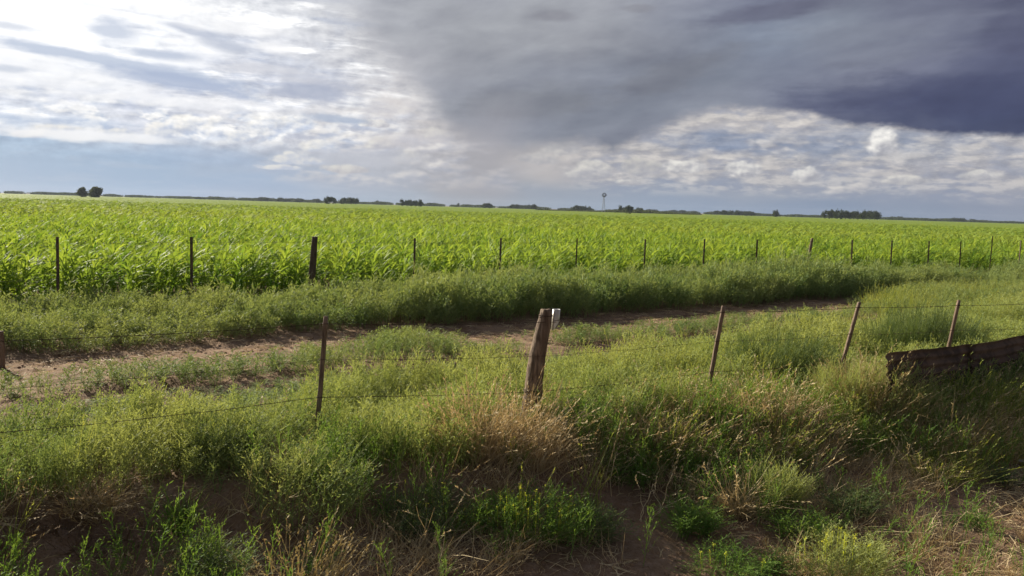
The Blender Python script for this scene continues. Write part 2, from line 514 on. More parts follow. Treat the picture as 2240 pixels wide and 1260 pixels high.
def leaf_mat(name, ca, cb, cc=None, trans=0.45, rough=0.65, spec=0.10, patch=0.5, tcol=None):
    """leaf colour from ca to cb by the plant's own tint, drifting to cc in patches over the ground"""
    m, t, out = new_mat(name)
    at = t.nodes.new('ShaderNodeAttribute'); at.attribute_name = 'tint'
    tint = NX(t, at.outputs['Fac'])
    g = t.nodes.new('ShaderNodeNewGeometry')
    pos = NX(t, g.outputs['Position'])
    n = noise(t, pos, 0.55, 3, 0.55)
    col = mixc(t, tint, ca, cb)
    if cc is not None:
        col = mixc(t, n.step(0.44, 0.62) * patch, col, cc)
    p = t.nodes.new('ShaderNodeBsdfPrincipled')
    t.links.new(col.s, p.inputs['Base Color'])
    p.inputs['Roughness'].default_value = rough
    p.inputs['Specular IOR Level'].default_value = spec
    tr = t.nodes.new('ShaderNodeBsdfTranslucent')
    tcn = mixc(t, 1.0, col, tcol or (1.25, 1.15, 0.55), 'MULTIPLY')
    t.links.new(tcn.s, tr.inputs[0])
    mx = t.nodes.new('ShaderNodeMixShader')
    mx.inputs[0].default_value = trans
    t.links.new(p.outputs[0], mx.inputs[1]); t.links.new(tr.outputs[0], mx.inputs[2])
    t.links.new(mx.outputs[0], out.inputs[0])
    return m


def plain_mat(name, ca, cb, scale=8.0, rough=0.8, metal=0.0, bump=0.3, stretch=(1, 1, 1), spec=0.3, lo=0.35, hi=0.65, cc=None):
    m, t, out = new_mat(name)
    tc_ = t.nodes.new('ShaderNodeTexCoord')
    mp = t.nodes.new('ShaderNodeMapping'); mp.inputs['Scale'].default_value = stretch
    t.links.new(tc_.outputs['Object'], mp.inputs[0])
    v = NX(t, mp.outputs[0])
    n = noise(t, v, scale, 6, 0.6)
    col = mixc(t, n.step(lo, hi), ca, cb)
    if cc is not None:
        n2 = noise(t, v, scale * 0.3, 4, 0.6)
        col = mixc(t, n2.step(0.5, 0.64), col, cc)
    p = t.nodes.new('ShaderNodeBsdfPrincipled')
    t.links.new(col.s, p.inputs['Base Color'])
    p.inputs['Roughness'].default_value = rough
    p.inputs['Metallic'].default_value = metal
    p.inputs['Specular IOR Level'].default_value = spec
    if bump:
        b = t.nodes.new('ShaderNodeBump'); b.inputs['Strength'].default_value = bump
        b.inputs['Distance'].default_value = 0.02
        t.links.new(n.s, b.inputs['Height']); t.links.new(b.outputs[0], p.inputs['Normal'])
    t.links.new(p.outputs[0], out.inputs[0])
    return m


M = {}
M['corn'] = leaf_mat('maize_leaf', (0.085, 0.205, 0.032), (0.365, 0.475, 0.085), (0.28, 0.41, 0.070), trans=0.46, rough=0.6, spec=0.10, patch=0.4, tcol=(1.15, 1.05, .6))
M['corn_far'] = leaf_mat('maize_leaf_far', (0.165, 0.300, 0.048), (0.375, 0.460, 0.100), (0.34, 0.43, 0.090), trans=0.40, rough=0.7, spec=0.08, patch=0.4, tcol=(1.15, 1.05, .6))
M['weed'] = leaf_mat('weed_leaf', (0.135, 0.225, 0.075), (0.35, 0.405, 0.150), (0.38, 0.42, 0.16), trans=0.38, patch=0.7, tcol=(1.2, 1.1, .65))
M['weed_far'] = leaf_mat('far_weed_leaf', (0.125, 0.215, 0.078), (0.30, 0.36, 0.140), (0.33, 0.38, 0.145), trans=0.33, patch=0.55, tcol=(1.2, 1.1, .65))
M['weed_fresh'] = leaf_mat('fresh_leaf', (0.105, 0.205, 0.045), (0.20, 0.31, 0.07), trans=0.38)
M['weed_grey'] = leaf_mat('grey_leaf', (0.10, 0.155, 0.062), (0.18, 0.23, 0.095), trans=0.32)
M['weed_yellow'] = leaf_mat('yellowish_leaf', (0.19, 0.265, 0.06), (0.34, 0.36, 0.11), trans=0.38)
M['straw'] = leaf_mat('dead_straw', (0.35, 0.265, 0.140), (0.78, 0.66, 0.41), (0.53, 0.41, 0.23), trans=0.25, tcol=(1.0, .85, .6))
M['pale_straw'] = leaf_mat('pale_straw', (0.36, 0.27, 0.13), (0.50, 0.42, 0.22), trans=0.2, tcol=(1, .9, .6))
M['root'] = leaf_mat('dead_root', (0.13, 0.085, 0.05), (0.26, 0.18, 0.11), trans=0.0)
M['flower'] = leaf_mat('yellow_flower', (0.60, 0.66, 0.09), (0.75, 0.72, 0.14), trans=0.4, tcol=(1, 1, .5))


def ground_mat():
    m, t, out = new_mat('soil')
    g = t.nodes.new('ShaderNodeNewGeometry')
    pos = NX(t, g.outputs['Position'])
    n1 = noise(t, pos, 1.1, 5, 0.6)
    n2 = noise(t, pos, 14.0, 6, 0.65)
    n3 = noise(t, pos, 60.0, 3, 0.6)
    col = mixc(t, n1.step(0.35, 0.68), (0.180, 0.112, 0.066), (0.270, 0.180, 0.110))
    col = mixc(t, n2.step(0.40, 0.66) * 0.55, col, (0.31, 0.225, 0.16))
    col = mixc(t, n3.step(0.52, 0.66) * 0.5, col, (0.105, 0.07, 0.048))
    p = t.nodes.new('ShaderNodeBsdfPrincipled')
    t.links.new(col.s, p.inputs['Base Color'])
    p.inputs['Roughness'].default_value = 0.95
    p.inputs['Specular IOR Level'].default_value = 0.1
    b = t.nodes.new('ShaderNodeBump'); b.inputs['Strength'].default_value = 0.7; b.inputs['Distance'].default_value = 0.03
    h = n2 * 0.7 + n3 * 0.3
    t.links.new(h.s, b.inputs['Height']); t.links.new(b.outputs[0], p.inputs['Normal'])
    t.links.new(p.outputs[0], out.inputs[0])
    return m


M['soil'] = ground_mat()
M['wood_grey'] = plain_mat('weathered_wood', (0.10, 0.065, 0.045), (0.24, 0.165, 0.115), 9, 0.85, bump=0.9, stretch=(7, 7, 0.8), cc=(0.20, 0.15, 0.11))
M['wood_log'] = plain_mat('old_log_wood', (0.085, 0.055, 0.035), (0.26, 0.185, 0.125), 7, 0.85, bump=1.0, stretch=(5, 5, 0.9), cc=(0.14, 0.092, 0.06))
M['wood_dark'] = plain_mat('dark_wood', (0.055, 0.040, 0.03), (0.12, 0.085, 0.06), 9, 0.85, bump=0.6, stretch=(6, 6, 0.8))
M['iron'] = plain_mat('dark_iron', (0.055, 0.042, 0.038), (0.14, 0.085, 0.06), 10, 0.7, metal=0.2, bump=0.3)
M['wire'] = plain_mat('rusty_wire', (0.045, 0.032, 0.026), (0.11, 0.065, 0.045), 20, 0.7, metal=0.5, bump=0.0)
M['rust'] = plain_mat('rusted_sheet', (0.060, 0.043, 0.032), (0.150, 0.105, 0.072), 5, 0.9, metal=0.0, bump=0.3, cc=(0.115, 0.080, 0.058))
M['white'] = plain_mat('white_plastic', (0.70, 0.70, 0.67), (0.84, 0.84, 0.82), 30, 0.35, bump=0.08, stretch=(1, 1, .3), spec=0.5, cc=(0.46, 0.42, 0.35))
M['tree'] = leaf_mat('tree_leaf', (0.030, 0.045, 0.020), (0.070, 0.095, 0.036), trans=0.2)
M['tree_lit'] = leaf_mat('sunlit_olive_leaf', (0.060, 0.080, 0.035), (0.115, 0.135, 0.06), trans=0.2)  # paler copy of the tree leaf, with sunlight put into the olive colour
M['bark'] = plain_mat('bark', (0.06, 0.045, 0.035), (0.12, 0.09, 0.07), 6, 0.9)
M['galv'] = plain_mat('galvanised_steel', (0.22, 0.23, 0.27), (0.32, 0.33, 0.37), 3, 0.5, metal=0.4, bump=0.0)

# ------------------------------------------------------------------ ground: one sheet to the horizon
def spread(a, b, step, far, grow=1.22):
    core = list(np.arange(a, b + 1e-6, step))
    s, v, up = step, b, []
    while v < far:
        s *= grow; v += s; up.append(v)
    s, v, dn = step, a, []
    while v > -far:
        s *= grow; v -= s; dn.append(v)
    return np.array(dn[::-1] + core + up)


gx = spread(-7.5, 9.0, 0.045, 9000)
gy = spread(3.8, 17.0, 0.045, 9000)
GX, GY = np.meshgrid(gx, gy)
GZ = ground_z(GX, GY)
nx_, ny_ = len(gx), len(gy)
V = np.stack([GX.ravel(), GY.ravel(), GZ.ravel()], 1)
idx = np.arange(nx_ * ny_).reshape(ny_, nx_)
Q = np.stack([idx[:-1, :-1].ravel(), idx[:-1, 1:].ravel(), idx[1:, 1:].ravel(), idx[1:, :-1].ravel()], 1)
link('ground', mesh_from('ground', V, Q, M['soil'], smooth=True), kind='structure', label='reddish brown bare soil of the track, the bank and the roadside')


# ------------------------------------------------------------------ plant templates (verts, tris, tint offset)
def rngf(seed): return np.random.default_rng(seed)


def strip(points, widths, side):
    """flat ribbon along points (n,3), half widths, side vector -> verts, tris"""
    P = np.array(points); s = np.array(side, float); s /= (np.linalg.norm(s) + 1e-9)
    w = np.array(widths)[:, None]
    L = P - s * w; Rr = P + s * w
    n = len(P)
    V = np.empty((2 * n, 3)); V[0::2] = L; V[1::2] = Rr
    T = []
    for i in range(n - 1):
        a = 2 * i
        T += [(a, a + 1, a + 3), (a, a + 3, a + 2)]
    return V, np.array(T)


class TB:
    def __init__(s): s.V = []; s.T = []; s.c = []; s.n = 0

    def add(s, V, T, tint=0.5):
        V = np.asarray(V, float)
        s.V.append(V); s.T.append(np.asarray(T) + s.n); s.c.append(np.full(len(V), float(tint))); s.n += len(V)

    def out(s):
        return np.concatenate(s.V), np.concatenate(s.T), np.concatenate(s.c)


def leaves_at(tb, rng, P, D, length, width, tint):
    """one thin triangle leaf at each P pointing along D"""
    n = len(P)
    D = D / (np.linalg.norm(D, axis=1, keepdims=True) + 1e-9)
    rnd = rng.normal(size=(n, 3))
    S = np.cross(D, rnd); S /= (np.linalg.norm(S, axis=1, keepdims=True) + 1e-9)
    L = (length * rng.uniform(0.6, 1.3, n))[:, None]; Wd = (width * rng.uniform(0.7, 1.3, n))[:, None]
    base = P; mid = P + D * L * 0.45; tip = P + D * L
    V = np.empty((n * 4, 3))
    V[0::4] = base; V[1::4] = mid - S * Wd * 0.5; V[2::4] = tip; V[3::4] = mid + S * Wd * 0.5
    i = np.arange(n) * 4
    T = np.concatenate([np.stack([i, i + 1, i + 2], 1), np.stack([i, i + 2, i + 3], 1)])
    tb.V.append(V); tb.T.append(T + tb.n)
    tb.c.append(np.repeat(tint, 4) if np.ndim(tint) else np.full(n * 4, float(tint)))
    tb.n += n * 4


def plume(seed, h=0.5, nb=9, nl=7, leaf=0.035, lw=0.009, spread_=0.30, lean=0.12, ang=0.9, start=0.12):
    """feathery upright weed: a stem, ascending side shoots, small narrow leaves all along"""
    rng = rngf(seed); tb = TB()
    a = rng.uniform(0, 6.28)
    tipv = np.array([math.cos(a) * lean * h, math.sin(a) * lean * h, h])
    def stem(t_): return tipv * np.array([t_ ** 1.6, t_ ** 1.6, t_])
    V, T = strip([stem(q) for q in (0, .35, .7, 1)], [.003, .0028, .002, .001], (math.cos(a + 1.5), math.sin(a + 1.5), 0))
    tb.add(V, T, 0.35)
    Ps, Ds, Ts = [], [], []
    for q in np.linspace(0.25, 1.0, int(nl * 2.2)):
        Ps.append(stem(q)); d = rng.normal(size=3) * 0.7; d[2] = abs(d[2]) + 0.7; Ds.append(d); Ts.append(rng.uniform(.3, .8))
    for b in range(nb):
        q = start + (0.95 - start) * (b + rng.uniform(0, .8)) / nb
        th = b * 2.4 + rng.uniform(-.5, .5)
        ln = h * spread_ * 1.6 * (1.05 - q * 0.75) * rng.uniform(.7, 1.2)
        up = ang * rng.uniform(.8, 1.2)
        d0 = np.array([math.cos(th), math.sin(th), up]); d0 /= np.linalg.norm(d0)
        p0 = stem(q)
        pts = [p0 + d0 * ln * s + np.array([0, 0, ln * 0.28 * s * s]) for s in (0, .5, 1)]
        V, T = strip(pts, [.0022, .0018, .001], np.cross(d0, (0, 0, 1)))
        tb.add(V, T, 0.4)
        for s in np.linspace(.15, 1.0, nl):
            Ps.append(p0 + d0 * ln * s + np.array([0, 0, ln * 0.28 * s * s]))
            d = d0 * 0.9 + rng.normal(size=3) * 0.55; d[2] += 0.25
            Ds.append(d); Ts.append(rng.uniform(.2, .9))
    leaves_at(tb, rng, np.array(Ps), np.array(Ds), leaf, lw, np.array(Ts))
    return tb.out()


def blades(seed, n=26, h=0.45, w=0.004, fan=0.5, curl=0.35, base=0.05, head=0.0, windx=0.12, seg=3):
    """grass tuft: blades fanning from a base, optional seed heads"""
    rng = rngf(seed); tb = TB()
    for i in range(n):
        th = rng.uniform(0, 6.28); r = base * math.sqrt(rng.uniform(0, 1))
        p0 = np.array([math.cos(th) * r, math.sin(th) * r, 0])
        hh = h * rng.uniform(.45, 1.1); fa = fan * rng.uniform(.1, 1.0)
        th2 = th + rng.normal() * 0.6
        d = np.array([math.cos(th2) * fa + windx, math.sin(th2) * fa, 1.0]); d /= np.linalg.norm(d)
        cu = curl * rng.uniform(0, 1) * hh
        pts = []
        jx, jy = rng.normal() * .02, rng.normal() * .02
        for s in np.linspace(0, 1, seg + 1):
            pts.append(p0 + d * hh * s + np.array([math.cos(th2) * cu * s * s + jx * math.sin(s * 5), math.sin(th2) * cu * s * s + jy * math.sin(s * 6), -cu * 0.5 * s ** 3]))
        th3 = rng.uniform(0, 6.28)
        side = (math.cos(th3), math.sin(th3), rng.normal() * .2)
        ws = [w * (1 - 0.75 * s ** 1.5) for s in np.linspace(0, 1, seg + 1)]
        V, T = strip(pts, ws, side)
        tn = rng.uniform(0, 1)
        tb.add(V, T, tn)
        if head and rng.uniform() < head:
            tp = pts[-1]; dd_ = (pts[-1] - pts[-2]); dd_ /= np.linalg.norm(dd_)
            m = 9
            P = tp + dd_ * np.linspace(-.05, .07, m)[:, None] * (h / .45)
            D = dd_ * 1.0 + rng.normal(size=(m, 3)) * .35
            leaves_at(tb, rng, P, D, .03, .010, np.full(m, min(1, tn + .2)))
    return tb.out()


def stalks(seed, n=10, h=0.5, w=0.0035, fan=0.7, kinks=6, bend=0.5, side_b=0.5):
    """bare dead stalks, kinked and bowed, some forked"""
    rng = rngf(seed); tb = TB()
    for i in range(n):
        th = rng.uniform(0, 6.28)
        hh = h * rng.uniform(.5, 1.15)
        d = np.array([math.cos(th) * fan * rng.uniform(.2, 1) + .15, math.sin(th) * fan * rng.uniform(.2, 1), 1.0]); d /= np.linalg.norm(d)
        p = np.array([math.cos(th) * .04, math.sin(th) * .04, 0.0]); pts = [p.copy()]
        dn = rng.uniform(0, bend)
        for k_ in range(kinks):
            d = d + rng.normal(size=3) * .12 + np.array([0, 0, -dn * .22]); d /= np.linalg.norm(d)
            p = p + d * hh / kinks; pts.append(p.copy())
        tn = rng.uniform()
        for sd in ((1, 0, 0), (0, 1, .3)):
            V, T = strip(pts, [w * (1 - .6 * q / kinks) for q in range(kinks + 1)], sd); tb.add(V, T, tn)
        if rng.uniform() < side_b:
            for _ in range(3):
                kk = rng.integers(2, kinks); q0 = pts[kk]
                dd_ = d + rng.normal(size=3) * .6; dd_[2] = abs(dd_[2]); dd_ /= np.linalg.norm(dd_)
                V, T = strip([q0, q0 + dd_ * hh * .12, q0 + dd_ * hh * .2 + np.array([0, 0, .02])], [w * .7, w * .5, w * .3], (0, 1, .2)); tb.add(V, T, tn)
    return tb.out()


def maize(seed, h=1.0, nleaf=10, ln=0.36, w=0.021, seg=4):
    rng = rngf(seed); tb = TB()
    V, T = strip([(0, 0, 0), (0.01, 0, h * .5), (0.03, 0, h * .86)], [.011, .009, .005], (0, 1, 0)); tb.add(V, T, .35)
    V, T = strip([(0, 0, 0), (0.01, 0, h * .5), (0.03, 0, h * .86)], [.011, .009, .005], (1, 0, 0)); tb.add(V, T, .35)
    a0 = rng.uniform(0, 6.28)
    for i in range(nleaf):
        q = (i + .5) / nleaf
        z = h * (.10 + .74 * q)
        th = a0 + i * math.pi + rng.normal() * .75
        L = ln * (0.75 + .5 * math.sin(q * 3.0)) * rng.uniform(.8, 1.2)
        steep = rng.uniform(.9, 1.7) + 0.9 * q
        dx_, dy_ = math.cos(th) + .32, math.sin(th)
        nn = math.hypot(dx_, dy_, steep)
        d = np.array([dx_, dy_, steep]) / nn
        pts = []; drop = rng.uniform(.30, .85) * L * (1.1 - .5 * q)
        out = np.array([dx_, dy_, 0]) / (math.hypot(dx_, dy_) + 1e-6)
        for s in np.linspace(0, 1, seg + 1):
            pts.append(np.array([.02, 0, z]) + d * L * s + out * L * .28 * s * s + np.array([0, 0, -drop * s ** 2.4]))
        side = np.cross(d, (0, 0, 1)) + rng.normal(size=3) * .25
        ws = [w * f for f in ([.55, 1, .95, .6, .06] if seg == 4 else [.6, 1, .08])]
        V, T = strip(pts, ws, side)
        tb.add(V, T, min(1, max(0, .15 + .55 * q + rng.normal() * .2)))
    return tb.out()


def bake(templates, X, Y, Z, rot, sc, zs, tint, tilt=None, seed=0, pick=None):
    """realise many transformed copies of the templates as one vertex/triangle soup"""
    rng = rngf(seed)
    n = len(X)
    which = rng.integers(0, len(templates), n) if pick is None else pick
    Vs, Ts, Cs = [], [], []; off = 0
    for k_, (V, T, C) in enumerate(templates):
        m = np.where(which == k_)[0]
        if not len(m): continue
        c_, s_ = np.cos(rot[m]), np.sin(rot[m])
        vx = V[None, :, 0] * c_[:, None] - V[None, :, 1] * s_[:, None]
        vy = V[None, :, 0] * s_[:, None] + V[None, :, 1] * c_[:, None]
        vz = V[None, :, 2] * np.ones(len(m))[:, None]
        vx = vx * sc[m][:, None]; vy = vy * sc[m][:, None]; vz = vz * zs[m][:, None]
        if tilt is not None:
            vx = vx + vz * tilt[0][m][:, None]; vy = vy + vz * tilt[1][m][:, None]
        P = np.stack([vx + X[m][:, None], vy + Y[m][:, None], vz + Z[m][:, None]], 2)
        Vs.append(P.reshape(-1, 3))
        o = off + np.arange(len(m)) * len(V)
        Ts.append((T[None] + o[:, None, None]).reshape(-1, 3)); off += len(m) * len(V)
        Cs.append(np.clip(C[None, :] * 0.5 + tint[m][:, None] * 0.75 - 0.12, 0, 1).ravel())
    return np.concatenate(Vs), np.concatenate(Ts), np.concatenate(Cs)


def in_view(x, y, z=0.3, mx_=0.06):
    """keep what the frame, with a margin for other viewpoints, can see"""
    return (np.abs(x) < y * 0.72 + 1.8) & (y > 3.0)


def scatter(xa, xb, ya, yb, dens, rng):
    n = int((xb - xa) * (yb - ya) * dens)
    return rng.uniform(xa, xb, n), rng.uniform(ya, yb, n)

# ------------------------------------------------------------------ maize field
rng = rngf(101)
# near rows: whole plants
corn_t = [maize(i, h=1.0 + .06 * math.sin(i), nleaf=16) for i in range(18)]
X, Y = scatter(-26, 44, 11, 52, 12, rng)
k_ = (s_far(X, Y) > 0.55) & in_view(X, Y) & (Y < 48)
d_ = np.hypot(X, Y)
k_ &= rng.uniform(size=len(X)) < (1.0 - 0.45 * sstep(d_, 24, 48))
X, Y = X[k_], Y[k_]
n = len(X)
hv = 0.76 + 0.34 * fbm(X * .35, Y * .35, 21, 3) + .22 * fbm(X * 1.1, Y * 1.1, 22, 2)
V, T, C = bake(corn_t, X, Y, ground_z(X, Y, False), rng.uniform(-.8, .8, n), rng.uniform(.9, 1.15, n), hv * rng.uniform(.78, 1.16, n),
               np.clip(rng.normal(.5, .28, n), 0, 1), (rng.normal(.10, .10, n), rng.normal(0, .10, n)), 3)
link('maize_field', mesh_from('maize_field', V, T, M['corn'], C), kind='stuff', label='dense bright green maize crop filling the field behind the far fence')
print('corn near', len(T))
# middle distance: coarser plants
corn_m = [maize(40 + i, h=1.0, nleaf=8, ln=0.46, w=.036, seg=2) for i in range(8)]
X, Y = scatter(-115, 125, 40, 160, 4.2, rng)
d_ = np.hypot(X, Y)
k_ = in_view(X, Y) & (Y > 46) & (rng.uniform(size=len(X)) < 1.0 - 0.6 * sstep(d_, 60, 150))
X, Y = X[k_], Y[k_]; n = len(X); d_ = d_[k_]
sc_ = (1 + .9 * sstep(d_, 50, 150))
hv = 0.76 + 0.34 * fbm(X * .35, Y * .35, 21, 3) + .22 * fbm(X * 1.1, Y * 1.1, 22, 2)
V, T, C = bake(corn_m, X, Y, np.zeros(n), rng.uniform(-.8, .8, n), rng.uniform(.9, 1.2, n) * sc_, hv * rng.uniform(.9, 1.12, n),
               np.clip(rng.normal(.55, .2, n), 0, 1), (rng.normal(.10, .08, n), rng.normal(0, .08, n)), 5)
link('maize_field', mesh_from('maize_middle', V, T, M['corn_far'], C), kind='stuff', label='bright green maize tops running back into the distance')
print('corn mid', len(T))
# far canopy: one rough sheet of leaf tops reaching the tree line, with loose leaves standing out of it
cy = np.concatenate([np.arange(70, 160, .8), np.geomspace(160, 1500, 260)])
cu_ = np.linspace(-0.78, 0.78, 420)
CU, CY = np.meshgrid(cu_, cy)
CX = CU * CY
CZ = 0.62 + 0.22 * sstep(CY, 80, 200) + (rng.uniform(size=CX.shape) - .5) * 0.22
V = np.stack([CX.ravel(), CY.ravel(), CZ.ravel()], 1)
idx = np.arange(CX.size).reshape(CX.shape)
Q = np.stack([idx[:-1, :-1].ravel(), idx[:-1, 1:].ravel(), idx[1:, 1:].ravel(), idx[1:, :-1].ravel()], 1)
link('maize_canopy', mesh_from('maize_canopy', V, Q, M['corn_far'], rng.uniform(.2, .8, len(V))), kind='stuff', label='unbroken green canopy of the maize field towards the horizon')
n = 90000
D = 150 * (900 / 150) ** rng.uniform(size=n); U = rng.uniform(-.76, .76, n)
X, Y = U * D, D
lf = TB()
r2 = rngf(9)
for i in range(4):
    a = r2.uniform(0, 6.28)
    d = np.array([math.cos(a) * .7 + .5, math.sin(a) * .7, 1.0]); d /= np.linalg.norm(d)
    P0 = np.array([r2.normal() * .2, r2.normal() * .2, 0.0])
    Vv, Tt = strip([P0, P0 + d * .45, P0 + d * .6 + np.array([d[0] * .4, d[1] * .4, -.05])], [.06, .09, .01], np.cross(d, (0, 0, 1))); lf.add(Vv, Tt, r2.uniform(.3, .9))
V, T, C = bake([lf.out()], X, Y, np.full(n, .55), rng.uniform(-1, 1, n), 1 + D / 350, np.full(n, 1.0) * rng.uniform(.5, 1.0, n), np.clip(rng.normal(.55, .25, n), 0, 1), seed=8)
link('maize_field', mesh_from('maize_far', V, T, M['corn_far'], C), kind='stuff', label='farthest maize tops seen as fine green texture')
# earth under the field turned green-brown by fallen leaves is hidden; the field's own headland strip of pale grass
print('corn far', len(T))

# ------------------------------------------------------------------ weeds as ground cover
pl_small = [plume(200 + i, h=.5, nb=10, nl=7, leaf=.030, lw=.0080, spread_=.25, ang=1.5) for i in range(10)]
up_t = [blades(280 + i, n=16, h=.5, w=.0032, fan=.22, base=.07, head=.12, curl=.3) for i in range(8)]
pl_soft = [plume(230 + i, h=.5, nb=12, nl=6, leaf=.040, lw=.0085, spread_=.26, ang=1.4) for i in range(8)]
pl_far = [plume(260 + i, h=.5, nb=9, nl=5, leaf=.060, lw=.014, spread_=.26, ang=1.3) for i in range(8)]
grass_t = [blades(300 + i, n=14, h=.5, w=.0035, fan=.25, base=.06, head=.25) for i in range(6)]

# strip between the far fence and the wheel rut
X, Y = scatter(-14, 40, 8, 44, 100, rng)
s = s_track(X, Y); sf = s_far(X, Y)
nz = fbm(X * .8, Y * .8, 31, 3); nz2 = fbm(X * .25 + 4, Y * .25, 37, 2)
hgt = 0.27 + 0.25 * sstep(X, -5, 1.0) + (nz - .5) * .30 + (nz2 - .5) * .22
hgt = (hgt + .25 * (fbm(X * 2.2, Y * 2.2, 39, 2) - .45)) * 1.10
hgt = hgt * (0.70 + 0.30 * sstep(s, .5, 1.0)) * (1 - .55 * sstep(sf, -.5, .5))
gapm = np.exp(-((X - 16.5) / 1.7) ** 2) * sstep(sf, -3.2, -1.2)
hgt = hgt * (1 - .55 * gapm)
den = sstep(s + (nz - .5) * .9, .46 - .08 * sstep(X, -1, -5), .74 - .08 * sstep(X, -1, -5)) * (1 - sstep(sf, .6, 1.2))
den = den * (1.0 - .35 * sstep(np.hypot(X, Y), 20, 36))
k_ = in_view(X, Y) & (rng.uniform(size=len(X)) < den)
X, Y, hgt, nz, nz2 = X[k_], Y[k_], hgt[k_], nz[k_], nz2[k_]; n = len(X)
V, T, C = bake(pl_far, X, Y, ground_z(X, Y, False) - .01, rng.uniform(0, 6.28, n), rng.uniform(.8, 1.25, n) * (.75 + .5 * hgt / .5), hgt / .5 * np.where(rng.uniform(size=n) < .06, rng.uniform(1.2, 1.6, n), rng.uniform(.6, 1.2, n)),
               np.clip(rng.normal(.45, .2, n) + (nz - .5) * 1.0 + .30 * sstep(X, 1, -6), 0, 1), (rng.normal(.10, .10, n), rng.normal(0, .10, n)), 13)
link('roadside_weeds', mesh_from('far_weeds', V, T, M['weed_far'], C), kind='stuff', label='thick band of soft green weeds between the wheel track and the far fence')
print('far weeds', len(T))

# the hump between the two wheel ruts, and beyond where the ruts are overgrown
X, Y = scatter(-12, 26, 6, 34, 110, rng)
s = s_track(X, Y)
nz = fbm(X * .9, Y * .9, 41, 3); nz2 = fbm(X * 2.5, Y * 2.5, 47, 2)
over = sstep(X, 8.0, 10.5)
tall = np.exp(-((X + 1.75) / .75) ** 2)
den = sstep(s + (nz - .5) * .5, -2.35, -2.1) * (1 - sstep(s + (nz - .5) * 1.2 - .25 * tall, -1.50, -1.22)) * sstep(nz + over * .3 + .10 + .3 * tall, .36, .48)
den = np.maximum(den, .95 * (s < -2.55) * (s > -4.2) * sstep(nz2 + .5 * (nz - .5), .28, .45))
den = np.maximum(den, over * (s > -4.2) * (s < .8 + .2 * nz) * sstep(nz2, .3, .5))
k_ = in_view(X, Y) & (rng.uniform(size=len(X)) < den)
X, Y, nz, s, over = X[k_], Y[k_], nz[k_], s[k_], over[k_]; n = len(X)
hgt = (.07 + .20 * nz) + .13 * np.exp(-((X + 1.75) / .75) ** 2) + .14 * over
hgt = np.where(s < -2.35, hgt * (.45 + .45 * over), hgt)
V, T, C = bake(pl_small + pl_far, X, Y, ground_z(X, Y, False) - .01, rng.uniform(0, 6.28, n), rng.uniform(.8, 1.2, n), hgt / .5 * rng.uniform(.5, 1.35, n),
               np.clip(rng.normal(.40, .2, n) + .3 * sstep(X, 5, 9), 0, 1), (rng.normal(.08, .12, n), rng.normal(0, .12, n)), 17)
link('roadside_weeds', mesh_from('hump_weeds', V, T, M['weed_far'], C), kind='stuff', label='low green weeds on the hump between the two wheel ruts')
print('hump', len(T))

# the big mass around and in front of the near fence
X, Y = scatter(-9, 20, 4.5, 24, 210, rng)
s = s_track(X, Y); t_ = t_near(X, Y)
nz = fbm(X * .75, Y * .75, 51, 3); nz2 = fbm(X * .3 + 9, Y * .3, 57, 2); w = fbm(X * 1.3, Y * 1.3, 59, 3)
edge_t = 0.36 + (w - .5) * .9 - .85 * sstep(X, 1.0, 3.2) + 1.25 * sstep(X, 4.0, 4.7) + .30 * np.exp(-((X + .9) / .9) ** 2)
den = (1 - sstep(s + (w - .5) * .7, -4.1 + .8 * sstep(X, 5, 9), -3.75 + .8 * sstep(X, 5, 9))) * (1 - sstep(t_, edge_t - .12, edge_t + .10))
# a thinner place at the left where the soil shows dark between the plants
hole = np.exp(-(((X + 1.75) / .30) ** 2 + ((Y - 5.85) / .30) ** 2))
den = den * (1 - .9 * hole)
dd = np.hypot(X, Y)
den = den * (1 - .45 * sstep(dd, 9, 18))
k_ = in_view(X, Y) & (rng.uniform(size=len(X)) < den)
X, Y, nz, nz2, w, dd, t_ = X[k_], Y[k_], nz[k_], nz2[k_], w[k_], dd[k_], t_[k_]; n = len(X)
cl_ = fbm(X * 2.3, Y * 2.3, 63, 2)
hgt = .20 + .26 * nz + .42 * (cl_ - .45) + .10 * (nz2 - .5) - .05 * sstep(t_, -.1, .5)
hgt = np.maximum(hgt, .12)
for qx, qy, qr in ((.22, 7.0, .42), (.0, 6.7, .30), (-1.68, 6.35, .30), (-1.6, 6.0, .25)):
    hgt = hgt * (1 - .60 * np.exp(-((X - qx) ** 2 + (Y - qy) ** 2) / qr ** 2))
big = 1 + .35 * sstep(dd, 8, 15)
yel = np.clip(rng.normal(.48, .2, n) + (nz2 - .45) * 1.2 + .22 * sstep(t_, -.3, -1.2) - .35 * sstep(t_, -.5, .3), 0, 1)
V, T, C = bake(pl_small + pl_soft, X, Y, ground_z(X, Y, False) - .01, rng.uniform(0, 6.28, n), rng.uniform(.8, 1.2, n) * big, hgt / .5 * rng.uniform(.65, 1.2, n),
               yel, (rng.normal(.08, .13, n), rng.normal(0, .13, n)), 19)
link('roadside_weeds', mesh_from('near_weeds', V, T, M['weed'], C), kind='stuff', label='deep yellowish green feathery weeds around the near fence')
print('near weeds', len(T))

